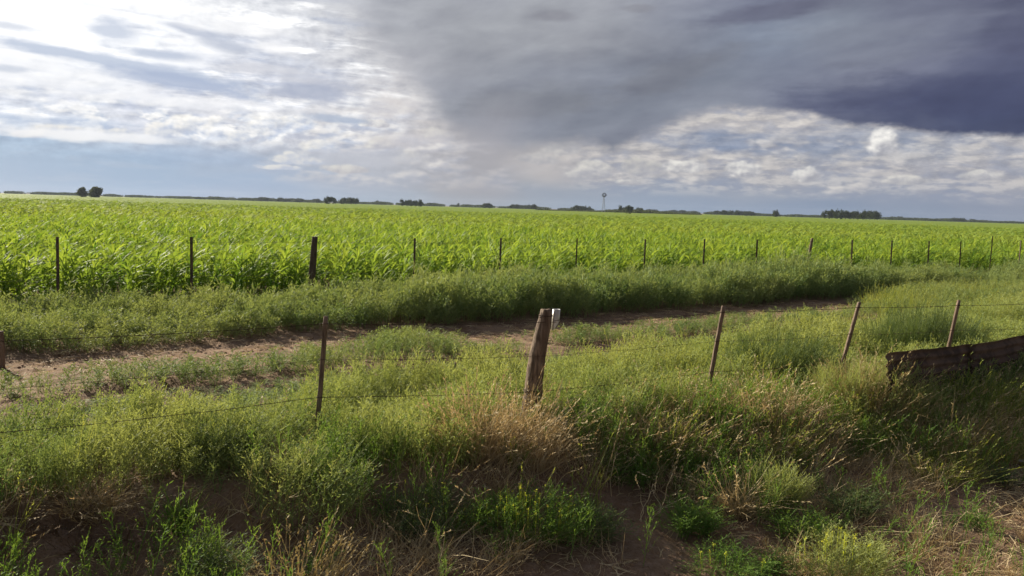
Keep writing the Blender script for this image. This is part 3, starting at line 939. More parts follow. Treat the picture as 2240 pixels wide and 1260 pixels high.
X, Y = scatter(-9, 20, 4.5, 24, 45, rng)
s = s_track(X, Y); t_ = t_near(X, Y); w = fbm(X * 1.3, Y * 1.3, 59, 3); w2 = fbm(X * .8 + 3, Y * .8, 67, 3)
den = (1 - sstep(s + (w - .5) * .7, -4.1, -3.75)) * (1 - sstep(t_, .0, .5)) * sstep(w2, .40, .60) * (1 - .4 * sstep(np.hypot(X, Y), 9, 18))
k_ = in_view(X, Y) & (rng.uniform(size=len(X)) < den)
X, Y = X[k_], Y[k_]; n = len(X)
V, T, C = bake(up_t, X, Y, ground_z(X, Y, False), rng.uniform(0, 6.28, n), rng.uniform(.8, 1.3, n), rng.uniform(.55, 1.05, n),
               np.clip(rng.normal(.55, .25, n), 0, 1), (rng.normal(.08, .10, n), rng.normal(0, .10, n)), 21)
link('wild_grass', mesh_from('upright_grass', V, T, M['weed'], C), kind='stuff', label='fine upright green grass growing through the weeds by the near fence')

# taller thin grass among them, more of it and drier to the right
X, Y = scatter(-7, 20, 5, 24, 22, rng)
s = s_track(X, Y); t_ = t_near(X, Y); w = fbm(X * .9, Y * .9, 71, 3)
den = (s < -3.6 + 3.2 * sstep(X, 7, 9)) * (t_ < 1.6) * (.10 + .9 * sstep(X, .8, 3.5)) * sstep(w, .38, .62)
k_ = in_view(X, Y) & (rng.uniform(size=len(X)) < den)
X, Y, t_ = X[k_], Y[k_], t_[k_]; n = len(X)
V, T, C = bake(grass_t, X, Y, ground_z(X, Y, False), rng.uniform(0, 6.28, n), rng.uniform(.7, 1.2, n), rng.uniform(.6, 1.15, n),
               np.clip(rng.normal(.5, .25, n), 0, 1), (rng.normal(.12, .12, n), rng.normal(0, .12, n)), 23)
link('wild_grass', mesh_from('wild_grass', V, T, M['weed_yellow'], C), kind='stuff', label='thin yellow-green grass with seed heads among the weeds on the right')

# dead grass low between the clumps of the bank
dry_t = [blades(330 + i, n=13, h=.30, w=.0030, fan=.9, base=.09, windx=.2, curl=.8) for i in range(6)]
X, Y = scatter(-6, 10, 4.0, 12, 150, rng)
t_ = t_near(X, Y); w = fbm(X * 1.6, Y * 1.6, 81, 3)
den = sstep(t_, -.35, .2) * (1 - .8 * sstep(t_, 1.1, 2.0)) * sstep(w + .12 * sstep(X, .5, 3), .44, .62)
k_ = in_view(X, Y) & (rng.uniform(size=len(X)) < den)
X, Y = X[k_], Y[k_]; n = len(X)
V, T, C = bake(dry_t, X, Y, ground_z(X, Y) - .005, rng.uniform(0, 6.28, n), rng.uniform(.6, 1.3, n), rng.uniform(.5, 1.2, n),
               np.clip(rng.normal(.4, .3, n), 0, 1), (rng.normal(.15, .25, n), rng.normal(0, .25, n)), 29)
link('dead_grass', mesh_from('dead_grass', V, T, M['straw'], C), kind='stuff', label='matted brown dead grass lying over the bank')

# standing dead stems, thick along the right half of the fence
std_t = [blades(345 + i, n=9, h=.5, w=.0034, fan=.40, base=.08, head=.45, windx=.15, curl=.40, seg=4) for i in range(8)]
X, Y = scatter(-5, 12, 4.2, 16, 80, rng)
t_ = t_near(X, Y); w = fbm(X * 1.2 + 7, Y * 1.2, 85, 3)
den = sstep(t_, -.75, -.1) * (1 - sstep(t_, .9, 1.5)) * sstep(w + .16 * sstep(X, .6, 2.5), .48, .62) * (.35 + .65 * sstep(X, .4, 1.6))
k_ = in_view(X, Y) & (rng.uniform(size=len(X)) < den)
X, Y = X[k_], Y[k_]; n = len(X)
V, T, C = bake(std_t, X, Y, ground_z(X, Y, False) - .01, rng.uniform(0, 6.28, n), rng.uniform(.8, 1.3, n), rng.uniform(.5, 1.0, n),
               np.clip(rng.normal(.5, .3, n), 0, 1), (rng.normal(.15, .18, n), rng.normal(0, .18, n)), 30)
link('dead_grass', mesh_from('dead_stems', V, T, M['straw'], C), kind='stuff', label='brown dead stems standing among the weeds on the right half of the bank')

# sparse young green among it
X, Y = scatter(-6, 10, 4.0, 12, 120, rng)
t_ = t_near(X, Y); w = fbm(X * 1.1 + 3, Y * 1.1, 91, 3)
den = sstep(t_, 0.0, .4) * (1 - .9 * sstep(t_, .9, 2.0)) * (.6 + .4 * sstep(X, -1.2, .6)) * sstep(w + .07 * sstep(X, 0, 3), .46, .60)
k_ = in_view(X, Y) & (rng.uniform(size=len(X)) < den)
X, Y = X[k_], Y[k_]; n = len(X)
V, T, C = bake(pl_small, X, Y, ground_z(X, Y) - .01, rng.uniform(0, 6.28, n), rng.uniform(.6, 1.2, n), rng.uniform(.3, 1.0, n),
               np.clip(rng.normal(.4, .25, n), 0, 1), (rng.normal(.10, .2, n), rng.normal(0, .2, n)), 31)
link('ground_cover', mesh_from('ground_cover', V, T, M['weed_fresh'], C), kind='stuff', label='scattered small green weeds sprouting on the bank')

# litter: straws and twigs lying on the soil; clods
lt = []
for i in range(8):
    r2 = rngf(500 + i); tb = TB()
    for j in range(5):
        a = r2.uniform(0, 3.14); L = r2.uniform(.03, .11); p = r2.uniform(-.08, .08, 2)
        d = np.array([math.cos(a), math.sin(a), r2.normal() * .15])
        q = np.array([p[0], p[1], .008])
        V, T = strip([q - d * L, q + np.array([0, 0, .012]), q + d * L + np.array([r2.normal() * .02, 0, .004])], [.0022, .003, .0012], (-d[1], d[0], .5)); tb.add(V, T, r2.uniform())
    lt.append(tb.out())
X, Y = scatter(-9, 12, 4.0, 20, 75, rng)
t_ = t_near(X, Y); s = s_track(X, Y); w = fbm(X * 1.7, Y * 1.7, 95, 3)
den = np.maximum((t_ > 0) * sstep(w, .35, .6), (np.abs(s + .15) < .8) * .35)
k_ = in_view(X, Y) & (rng.uniform(size=len(X)) < den)
X, Y = X[k_], Y[k_]; n = len(X)
V, T, C = bake(lt, X, Y, ground_z(X, Y), rng.uniform(0, 6.28, n), rng.uniform(.6, 1.3, n), np.ones(n), rng.uniform(0, 1, n), seed=33)
link('plant_litter', mesh_from('plant_litter', V, T, M['straw'], C), kind='stuff', label='bits of straw and twig lying on the bare soil')

cl_t = []
import bmesh
for i in range(4):
    bm = bmesh.new(); bmesh.ops.create_icosphere(bm, subdivisions=1, radius=1)
    r2 = rngf(600 + i)
    V = np.array([v.co[:] for v in bm.verts]) * r2.uniform(.7, 1.3, (len(bm.verts), 1)) * np.array([1, 1, .7])
    T = np.array([[v.index for v in f.verts] for f in bm.faces]); bm.free()
    cl_t.append((V, T, np.full(len(V), .5)))
X, Y = scatter(-9, 12, 4.0, 20, 130, rng)
t_ = t_near(X, Y); s = s_track(X, Y)
k_ = in_view(X, Y) & ((t_ > .1) | (np.abs(s) < .7)) & (fbm(X * 2, Y * 2, 5, 2) > .45)
X, Y = X[k_], Y[k_]; n = len(X); r_ = .004 + .024 * rng.uniform(size=n) ** 4
V, T, C = bake(cl_t, X, Y, ground_z(X, Y), rng.uniform(0, 6.28, n), r_, r_, np.full(n, .5), seed=35)
link('dirt_clods', mesh_from('dirt_clods', V, T, M['soil']), kind='stuff', label='small clods of earth on the bare soil')


# ------------------------------------------------------------------ posts
def post_mesh(name, path, radii, mat, sides=10, seed=0, rough=.06, square=False, flat_top=True, segs=16):
    """irregular post along a polyline path; square posts get bevelled corners and split ends"""
    r2 = rngf(seed)
    path = np.array(path, float)
    ts = np.linspace(0, 1, segs)
    seg = np.linspace(0, 1, len(path))
    P = np.stack([np.interp(ts, seg, path[:, i]) for i in range(3)], 1)
    Rr = np.interp(ts, np.linspace(0, 1, len(radii)), radii)
    ph = np.linspace(0, 2 * math.pi, sides, endpoint=False)
    prof = 1 + (r2.uniform(size=sides) - .5) * rough * 2
    if square:
        ph = np.array([.62, .95, 2.19, 2.52, 3.76, 4.09, 5.33, 5.66]); sides = 8
        prof = np.ones(8) * 1.15 + (r2.uniform(size=8) - .5) * rough
    V, T = [], []
    for i in range(segs):
        pr = prof * (1 + (r2.uniform(size=sides) - .5) * rough)
        for a, q in zip(ph, pr):
            V.append(P[i] + np.array([math.cos(a), math.sin(a), 0]) * Rr[i] * q)
    V = V + [P[0], P[-1] + np.array([0, 0, 0.004])]
    for j in range(sides):      # uneven sawn top
        V[(segs - 1) * sides + j] = V[(segs - 1) * sides + j] + np.array([0, 0, r2.normal() * .004])
    for i in range(segs - 1):
        for j in range(sides):
            a, b = i * sides + j, i * sides + (j + 1) % sides
            T += [(a, b, b + sides), (a, b + sides, a + sides)]
    nb_, nt = segs * sides, segs * sides + 1
    for j in range(sides):
        T += [(nb_, (j + 1) % sides, j), (nt, (segs - 1) * sides + j, (segs - 1) * sides + (j + 1) % sides)]
    return mesh_from(name, V, T, mat, smooth=not square)


def tube(points, r, sides=5):
    P = np.array(points, float); n = len(P); V, T = [], []
    for i in range(n):
        d = P[min(i + 1, n - 1)] - P[max(i - 1, 0)]; d /= np.linalg.norm(d) + 1e-9
        u = np.cross(d, (0, 0, 1)) if abs(d[2]) < .9 else np.cross(d, (1, 0, 0)); u /= np.linalg.norm(u); v = np.cross(d, u)
        for j in range(sides):
            a = j * 2 * math.pi / sides
            V.append(P[i] + (u * math.cos(a) + v * math.sin(a)) * r)
    for i in range(n - 1):
        for j in range(sides):
            a, b = i * sides + j, i * sides + (j + 1) % sides
            T += [(a, b, b + sides), (a, b + sides, a + sides)]
    return np.array(V), np.array(T)


def gz(x, y): return float(ground_z(np.array([x]), np.array([y]), False)[0])


# --- near fence: the leaning log, the thin wooden droppers
def near_pt(px, py, z):
    return on_plane(px, py, z)


# thick leaning log
lt_ = on_plane(1196, 677, 1.20)            # its top
lb_ = Vector((lt_.x - .190, lt_.y - .02, gz(lt_.x, lt_.y) - .15))
log = thing('fence_post', 'thick knotty log post leaning right in the near fence, white pipe on its top', 'fence post', (lb_.x, lb_.y, 0), group=None)
d = lt_ - lb_
def lp(q, ox=0.0, oy=0.0): return (d.x * q + ox, d.y * q + oy, lb_.z + d.z * q)
link('log', post_mesh('log', [lp(0), lp(.2, -.004), lp(.36, .006), lp(.44, .010), lp(.52, -.004), lp(.7, -.012), lp(.86, -.004), lp(1)],
     [.084, .082, .078, .086, .082, .079, .075, .067, .053], M['wood_log'], 16, 3, .07, segs=34), log)
wv, wt_ = [], []
for q, r_ in ((.955, .062), (.45, .089)):
    c0 = np.array(lp(q))
    pts = [c0 + np.array([math.cos(a) * r_, math.sin(a) * r_ * .98, math.sin(a * 1.5) * .006]) for a in np.linspace(0, 6.28, 20)]
    wv.append(tube(pts, .0032))
    pts = [c0 + np.array([math.cos(a) * (r_ + .001), math.sin(a) * r_, .009 + math.sin(a * 2) * .004]) for a in np.linspace(0, 6.28, 20)]
    wv.append(tube(pts, .003))
for V, T in wv:
    link('tie_wire', mesh_from('tie_wire', V, T, M['wire']), log)

# white pipe hanging behind the log's top, cut obliquely at the foot
wp = on_plane(1217, 677, 1.20)
bm = bmesh.new()
N = 24; r_ = .036
rings = []
for r0 in (r_, r_ - .004):
    top = [bm.verts.new((r0 * math.cos(a), r0 * math.sin(a), 0)) for a in np.linspace(0, 2 * math.pi, N, endpoint=False)]
    bot = [bm.verts.new((r0 * math.cos(a) - .004, r0 * math.sin(a), -.185 + .062 * (max(-.3, math.cos(a)) + .3) + .006 * math.sin(3 * a))) for a in np.linspace(0, 2 * math.pi, N, endpoint=False)]
    rings.append((top, bot))
for j in range(N):
    k2 = (j + 1) % N
    (t0, b0), (t1, b1) = rings
    bm.faces.new((b0[j], b0[k2], t0[k2], t0[j])); bm.faces.new((t1[j], t1[k2], b1[k2], b1[j]))
    bm.faces.new((t0[j], t0[k2], t1[k2], t1[j])); bm.faces.new((b1[j], b1[k2], b0[k2], b0[j]))
for f in bm.faces: f.smooth = True
me = bpy.data.meshes.new('pipe'); bm.to_mesh(me); bm.free(); me.materials.append(M['white'])
pipe = link('pipe', me, None, 'short white pipe hanging on the wire against the top of the thick log post', 'pipe', loc=(wp.x + .002, wp.y + .02, 1.20))
V, T = tube([(math.cos(a) * .0375, math.sin(a) * .0375, -.09 + .01 * math.sin(a)) for a in np.linspace(0, 6.28, 18)], .0025)
link('tie_wire', mesh_from('pipe_tie', V, T, M['wire']), pipe)

near_posts = []      # (top position) for the wires
NP_ = [((713, 692), 1.15, .095, .020, 'thin upright wooden fence stake left of the thick log post, standing among green weeds'),
       ((1583, 670), 1.15, .175, .021, 'wooden fence stake leaning right, first right of the log post, straw at its foot'),
       ((1880, 661), 1.15, .270, .020, 'leaning grey fence stake above the pale straw at the left end of the rusty sheet'),
       ((2098, 657), 1.15, .190, .019, 'short-looking fence stake rising behind the dark rounded bush and the rusty sheet')]
for i, ((px, py), h_, leanx, r_, lab) in enumerate(NP_):
    tp = on_plane(px, py, h_)
    b = Vector((tp.x - leanx, tp.y - .01, gz(tp.x, tp.y) - .1))
    o = thing('fence_stake', lab, 'fence stake', (b.x, b.y, 0), group='thin wooden stakes of the near fence')
    dv = tp - b
    link('stake', post_mesh('stake', [(0, 0, b.z), (dv.x * .5 + .006, dv.y * .5, b.z + dv.z * .5), (dv.x, dv.y, tp.z)], [r_ * 1.05, r_, r_ * .95], M['wood_grey'], 8, 40 + i, .10, True), o)
    for zw in (1.09, .78, .45):
        q = (zw - b.z) / dv.z; c0 = np.array([dv.x * q, dv.y * q, zw])
        V, T = tube([c0 + np.array([math.cos(a) * r_ * 1.3, math.sin(a) * r_ * 1.3, math.sin(a) * .003]) for a in np.linspace(0, 6.28, 14)], .0022, 4)
        link('tie_wire', mesh_from('tie_wire', V, T, M['wire']), o)
    near_posts.append((b, dv))

# two stumps by the track at the far left
for px, pt, pb, r_, lab in ((2, 732, 790, .050, 'thick broken post stump at the left edge beside the bare wheel track'),
                            (47, 732, 757, .030, 'small thin stump just right of the thick stump at the left edge')):
    b = on_plane(px, pb, 0.02); dist = math.hypot(b.x, b.y)
    hh = (pb - pt) / F * dist * 1.02
    o = thing('post_stump', lab, 'post stump', (b.x, b.y, 0))
    link('stump', post_mesh('stump', [(0, 0, -.1), (.01, 0, hh * .5), (.0, 0, hh)], [r_, r_ * .95, r_ * .85], M['wood_grey'], 10, 60, .12), o)

# --- barbed wires of the near fence: through every stake and the log
def at_h(b, dv, z): q = (z - b.z) / dv.z; return np.array([b.x + dv.x * q, b.y + dv.y * q, z])


anch = [near_posts[0], (lb_, lt_ - lb_)] + near_posts[1:]
def wire_pts(z, left_px, sag, zl):
    pts = []
    A = [at_h(b, dv, z) for b, dv in anch]
    off = [np.array([-.0, -.024, 0])] + [np.array([0, -.088 if z < 1 else -.06, 0])] + [np.array([0, -.024, 0])] * 3
    A = [a + o_ for a, o_ in zip(A, off)]
    l = on_plane(*left_px, zl); A = [np.array(l)] + A
    e = A[-1] + (A[-1] - A[-3]) / np.linalg.norm(A[-1] - A[-3]) * 2.6
    A.append(e)
    r2 = rngf(int(z * 100))
    for a, b in zip(A[:-1], A[1:]):
        sg = sag * r2.uniform(.5, 1.3)
        for q in np.linspace(0, 1, 14, endpoint=False):
            pts.append(a * (1 - q) + b * q - np.array([0, 0, 4 * sg * q * (1 - q)]) + r2.normal(size=3) * .0015)
    pts.append(A[-1])
    return np.array(pts)


for z, lpx, zl, lab in ((1.09, (-60, 748), 1.10, 'top barbed wire of the near fence, running over the log post'),
                        (.78, (-60, 856), .78, 'faint middle barbed wire of the near fence against the weeds'),
                        (.45, (-60, 952), .47, 'lowest barbed wire of the near fence crossing in front of the green weeds')):
    P = wire_pts(z, lpx, .018, zl)
    V, T = tube(P, .0026 if z != .78 else .0015, 5)
    Vs, Ts = [V], [T]; off = len(V)
    # twisted barbs every 12 cm
    L = np.concatenate([[0], np.cumsum(np.linalg.norm(np.diff(P, axis=0), axis=1))])
    r2 = rngf(5)
    for q in np.arange(.05, L[-1], .12):
        c0 = np.array([np.interp(q, L, P[:, i]) for i in range(3)])
        for s_ in range(2):
            dv = r2.normal(size=3); dv[0] *= .4; dv /= np.linalg.norm(dv)
            V, T = tube([c0 - dv * .012, c0, c0 + dv * .012], .0016, 3)
            Vs.append(V); Ts.append(T + off); off += len(V)
    link('barbed_wire', mesh_from('barbed_wire', np.concatenate(Vs), np.concatenate(Ts), M['wire']), None, lab, 'barbed wire', 'wires of the near fence')

# --- far fence: thin dark iron stakes, thicker wooden posts now and then
far_px = [(123, 518, 'iron', 'far left dark iron stake before the maize, first of its fence from the left edge'),
          (416, 518, 'iron', 'dark iron stake before the maize, between the leftmost stake and the thick dark post'),
          (689, 518, 'wood', 'thick dark square post of the far fence, widest of all before the maize'),
          (906, 521, 'iron', 'dark iron stake of the far fence, first to the right of the thick dark post'),
          (1095, 521, 'iron', 'dark iron stake in the maize edge, second to the right of the thick dark post'),
          (1263, 521, 'iron', 'dark iron stake before the maize, just right above the white pipe'),
          (1413, 523, 'iron', 'dark iron stake of the far fence, third to the left of the slanting post'),
          (1541, 523, 'iron', 'dark iron stake before the maize, second to the left of the slanting post'),
          (1659, 524, 'iron', 'dark iron stake of the far fence, next on the left of the slanting post'),
          (1777, 521, 'lean', 'slanting brownish wooden post of the far fence, leaning to the right'),
          (1866, 525, 'iron', 'dark iron stake of the far fence, next on the right of the slanting post'),
          (1953, 526, 'iron', 'dark iron stake of the far fence, second to the right of the slanting post'),
          (2033, 527, 'iron', 'dark iron stake of the far fence, third to the right of the slanting post'),
          (2103, 528, 'rusty', 'reddish brown thin stake of the far fence, left of the pale gap in the weeds'),
          (2170, 516, 'rusty', 'thin brown stake right of the pale gap in the weeds, tallest nearby'),
          (2233, 526, 'iron', 'last thin stake of the far fence, at the right edge')]
iron_me = {}
far_tops = []
for i, (px, py, kd, lab) in enumerate(far_px):
    v = ray(px, py)
    # meet the fence line  y = 18.9 + .634 x
    k_ = 18.9 / (v.y - .634 * v.x)
    x, y = v.x * k_, v.y * k_
    ztop = CAM_Z + v.z * k_
    g0 = gz(x, y)
    if kd in ('iron', 'rusty'):
        o = thing('iron_stake', lab, 'fence stake', (x, y, g0), rotz=.3 * i, group='thin stakes of the far fence')
        bm = bmesh.new()
        hgt = ztop - g0 + .1
        # a T-section steel stake, a little bent, with a lapped cap
        prof = [(-.024, -.004), (.024, -.004), (.024, .004), (.004, .004), (.004, .030), (-.004, .030), (-.004, .004), (-.024, .004)]
        rgs = []
        r2 = rngf(700 + i); bx, by = r2.normal() * .012, r2.normal() * .012
        for q in np.linspace(0, 1, 7):
            rgs.append([bm.verts.new((a * 1.05 + bx * math.sin(q * 3) + .02 * q, b + by * q, -.1 + hgt * q)) for a, b in prof])
        for a, b in zip(rgs[:-1], rgs[1:]):
            for j in range(8): bm.faces.new((a[j], a[(j + 1) % 8], b[(j + 1) % 8], b[j]))
        bm.faces.new(rgs[-1]); bm.faces.new(rgs[0][::-1])
        me = bpy.data.meshes.new('stake_bar'); bm.to_mesh(me); bm.free()
        me.materials.append(M['iron'] if kd == 'iron' else M['rust'])
        link('stake_bar', me, o)
    else:
        o = thing('wooden_post', lab, 'fence post', (x, y, g0))
        ln_ = -.10 if kd == 'wood' else -.17
        r_ = .068 if kd == 'wood' else .050
        hgt = ztop - g0
        link('post_shaft', post_mesh('post_shaft', [(ln_, 0, -.15), (ln_ * .5, 0, hgt * .5), (0, 0, hgt)], [r_ * 1.15, r_, r_ * .80], M['wood_dark'] if kd == 'wood' else M['wood_grey'], 9, 80 + i, .10, kd == 'wood'), o)
    far_tops.append((x, y, ztop))
# plain wires of the far fence
for j, zoff in enumerate((-.10, -.42, -.74)):
    P = []
    A = [np.array([x, y - .05, min(zt, 1.45) + zoff]) for x, y, zt in far_tops]
    A = [A[0] - (A[1] - A[0]) * 1.5] + A
    for a, b in zip(A[:-1], A[1:]):
        for q in np.linspace(0, 1, 6, endpoint=False): P.append(a * (1 - q) + b * q - np.array([0, 0, .05 * q * (1 - q)]))
    P.append(A[-1])
    V, T = tube(P, .0022, 4)
    link('fence_wire', mesh_from('fence_wire', V, T, M['wire']), None, ('top', 'middle', 'bottom')[j] + ' plain wire of the far fence before the maize', 'fence wire', 'wires of the far fence')

# ------------------------------------------------------------------ rusty corrugated sheets leaning on edge
def corrugated(name, A, B, z0, hgt, mat, seed, lean=.10, ndepth=.015, pitch=.095):
    A = np.array(A, float); B = np.array(B, float)
    L = np.linalg.norm(B - A); u = (B - A) / L; nrm = np.array([u[1], -u[0]])   # towards the road
    r2 = rngf(seed)
    ns, nv = 40, int(hgt / pitch * 10)
    V = []
    for i in range(ns):
        q = i / (ns - 1)
        base = A + (B - A) * q
        top = .012 * math.sin(q * 4 + seed) + .003 * math.sin(q * 23)
        for j in range(nv):
            h = j / (nv - 1) * hgt
            wv_ = ndepth * math.sin(2 * math.pi * h / pitch) + .012 * math.sin(q * 7 + h * 4 + seed)
            dz = top * j / (nv - 1) + (z0[1] - z0[0]) * q
            V.append((base[0] + nrm[0] * (wv_ - lean * h), base[1] + nrm[1] * (wv_ - lean * h), z0[0] + dz + h))
    idx = np.arange(ns * nv).reshape(ns, nv)
    Q = np.stack([idx[:-1, :-1].ravel(), idx[1:, :-1].ravel(), idx[1:, 1:].ravel(), idx[:-1, 1:].ravel()], 1)
    return mesh_from(name, V, Q, mat, smooth=True)


p0 = on_plane(1958, 778, .68); p1 = on_plane(2270, 731, .70)
p1 = p0 + (p1 - p0) * 1.0
ux = (p1 - p0).normalized()
pm = p0 + (p1 - p0) * .52
for (a, b, z0, z1, off, sd, lab) in ((p0, pm + ux * .10, -.19, -.19, 0.0, 1, 'dark rusty corrugated iron sheet on edge, nearer left one beside the straw tuft'),
                                      (pm, p1 + ux * 1.3, -.19, -.14, .03, 4, 'dark rusty corrugated iron sheet on edge, running out at the right edge')):
    nn_ = Vector((ux.y, -ux.x, 0)) * off
    me = corrugated('corrugated_sheet', ((a + nn_).x, (a + nn_).y), ((b + nn_).x, (b + nn_).y), (z0, z1), .87, M['rust'], sd)
    o = link('corrugated_sheet', me, None, lab, 'iron sheet', 'corrugated sheets propped along the near fence')
    sm = o.modifiers.new('thickness', 'SOLIDIFY'); sm.thickness = .0015

# little scrap of white plastic at the right edge
sp = on_plane(2236, 1012, -.34)
bm = bmesh.new()
r2 = rngf(77)
gv = [[bm.verts.new((i * .016 - .03 + r2.normal() * .003, j * .014 - .02, .02 + .018 * math.sin(i * 1.7 + j) + r2.uniform() * .008)) for j in range(4)] for i in range(5)]
for i in range(4):
    for j in range(3): bm.faces.new((gv[i][j], gv[i + 1][j], gv[i + 1][j + 1], gv[i][j + 1]))
me = bpy.data.meshes.new('plastic_scrap'); bm.to_mesh(me); bm.free(); me.materials.append(M['white'])
o = link('plastic_scrap', me, None, 'crumpled scrap of white plastic lying on the soil at the right edge', 'litter', loc=(sp.x, sp.y, gz(sp.x, sp.y) + .04))
o.modifiers.new('thickness', 'SOLIDIFY').thickness = .001


# ------------------------------------------------------------------ foreground plants, each its own thing
def plant(name, kind, px, py, size, h, label, cat, mat, seed, n=40, group=None, wide=1.0, flowers=0, extra=None, lean=.1, solo=False):
    """a clump rooted where the ray through (px, py) first meets the ground"""
    v = ray(px, py); kk = 3.0
    while CAM_Z + v.z * kk > gz(v.x * kk, v.y * kk) and kk < 40: kk += .02
    x, y = v.x * kk, v.y * kk
    r2 = rngf(seed)
    if kind == 'bush':
        tmpl = [plume(seed * 7 + i, h=.5, nb=11, nl=8, leaf=.030, lw=.0075, spread_=.34) for i in range(5)]
    elif kind == 'fine':
        tmpl = [plume(seed * 7 + i, h=.5, nb=14, nl=8, leaf=.024, lw=.005, spread_=.30, ang=1.6, start=.25) for i in range(5)]
    elif kind == 'tuft':
        tmpl = [blades(seed * 7 + i, n=16, h=.5, w=.003, fan=.38, base=.05, head=.35, curl=.35) for i in range(4)]
    elif kind == 'dead':
        tmpl = [blades(seed * 7 + i, n=14, h=.5, w=.0034, fan=.55, base=.05, head=.20, curl=.55, windx=.18, seg=5) for i in range(5)]
    elif kind == 'green_grass':
        tmpl = [blades(seed * 7 + i, n=18, h=.5, w=.0042, fan=.22, base=.04, curl=.25) for i in range(3)]
    elif kind == 'spikes':
        tmpl = [blades(seed * 7 + i, n=6, h=.5, w=.0040, fan=.35, base=.04, head=1.0, curl=.15) for i in range(3)]
    else:
        tmpl = [stalks(seed * 7 + i, n=7, h=.5) for i in range(4)]
    rr = size * np.sqrt(r2.uniform(0, 1, n)); th = r2.uniform(0, 6.28, n)
    X = rr * np.cos(th) * wide; Y = rr * np.sin(th) * .75
    ed = rr / size
    hs = h / .5 * (1.08 - .40 * ed ** 2) * r2.uniform(.70, 1.15, n)
    Zs = ground_z(X + x, Y + y, False) - .01
    V, T, C = bake(tmpl, X, Y, Zs, r2.uniform(0, 6.28, n), r2.uniform(.85, 1.2, n), hs, np.clip(r2.normal(.45, .22, n), 0, 1),
                   (np.cos(th) * ed * .35 + r2.normal(lean, .08, n), np.sin(th) * ed * .35 + r2.normal(0, .08, n)), seed)
    if not flowers:
        return link(name, mesh_from(name, V, T, mat, C), None, label, cat, group, loc=(x, y, 0))
    o = thing(name, label, cat, (x, y, 0), group=group)
    link('foliage', mesh_from('foliage', V, T, mat, C), o)
    th = r2.uniform(0, 6.28, flowers); rr = size * np.sqrt(r2.uniform(0, 1, flowers))
    for a, r_ in zip(th, rr):
        tb = TB()
        fx, fy = math.cos(a) * r_ * wide, math.sin(a) * r_ * .75
        fz = gz(x + fx, y + fy) + h * (1.08 - .35 * (r_ / size) ** 2) * r2.uniform(.80, 1.08)
        m = 7
        leaves_at(tb, r2, r2.normal(size=(m, 3)) * .005, r2.normal(size=(m, 3)) + np.array([0, 0, .6]), .014, .010, np.full(m, r2.uniform()))
        Vv, Tt = strip([(-fx * .04, -fy * .04, -h * .45), (0, 0, 0)], [.0016, .001], (1, .3, 0)); tb.add(Vv, Tt, 0)
        V, T, C = tb.out()
        link('flower_head', mesh_from('flower_head', V, T, M['flower'], C), o, loc=(fx, fy, fz))
    return o


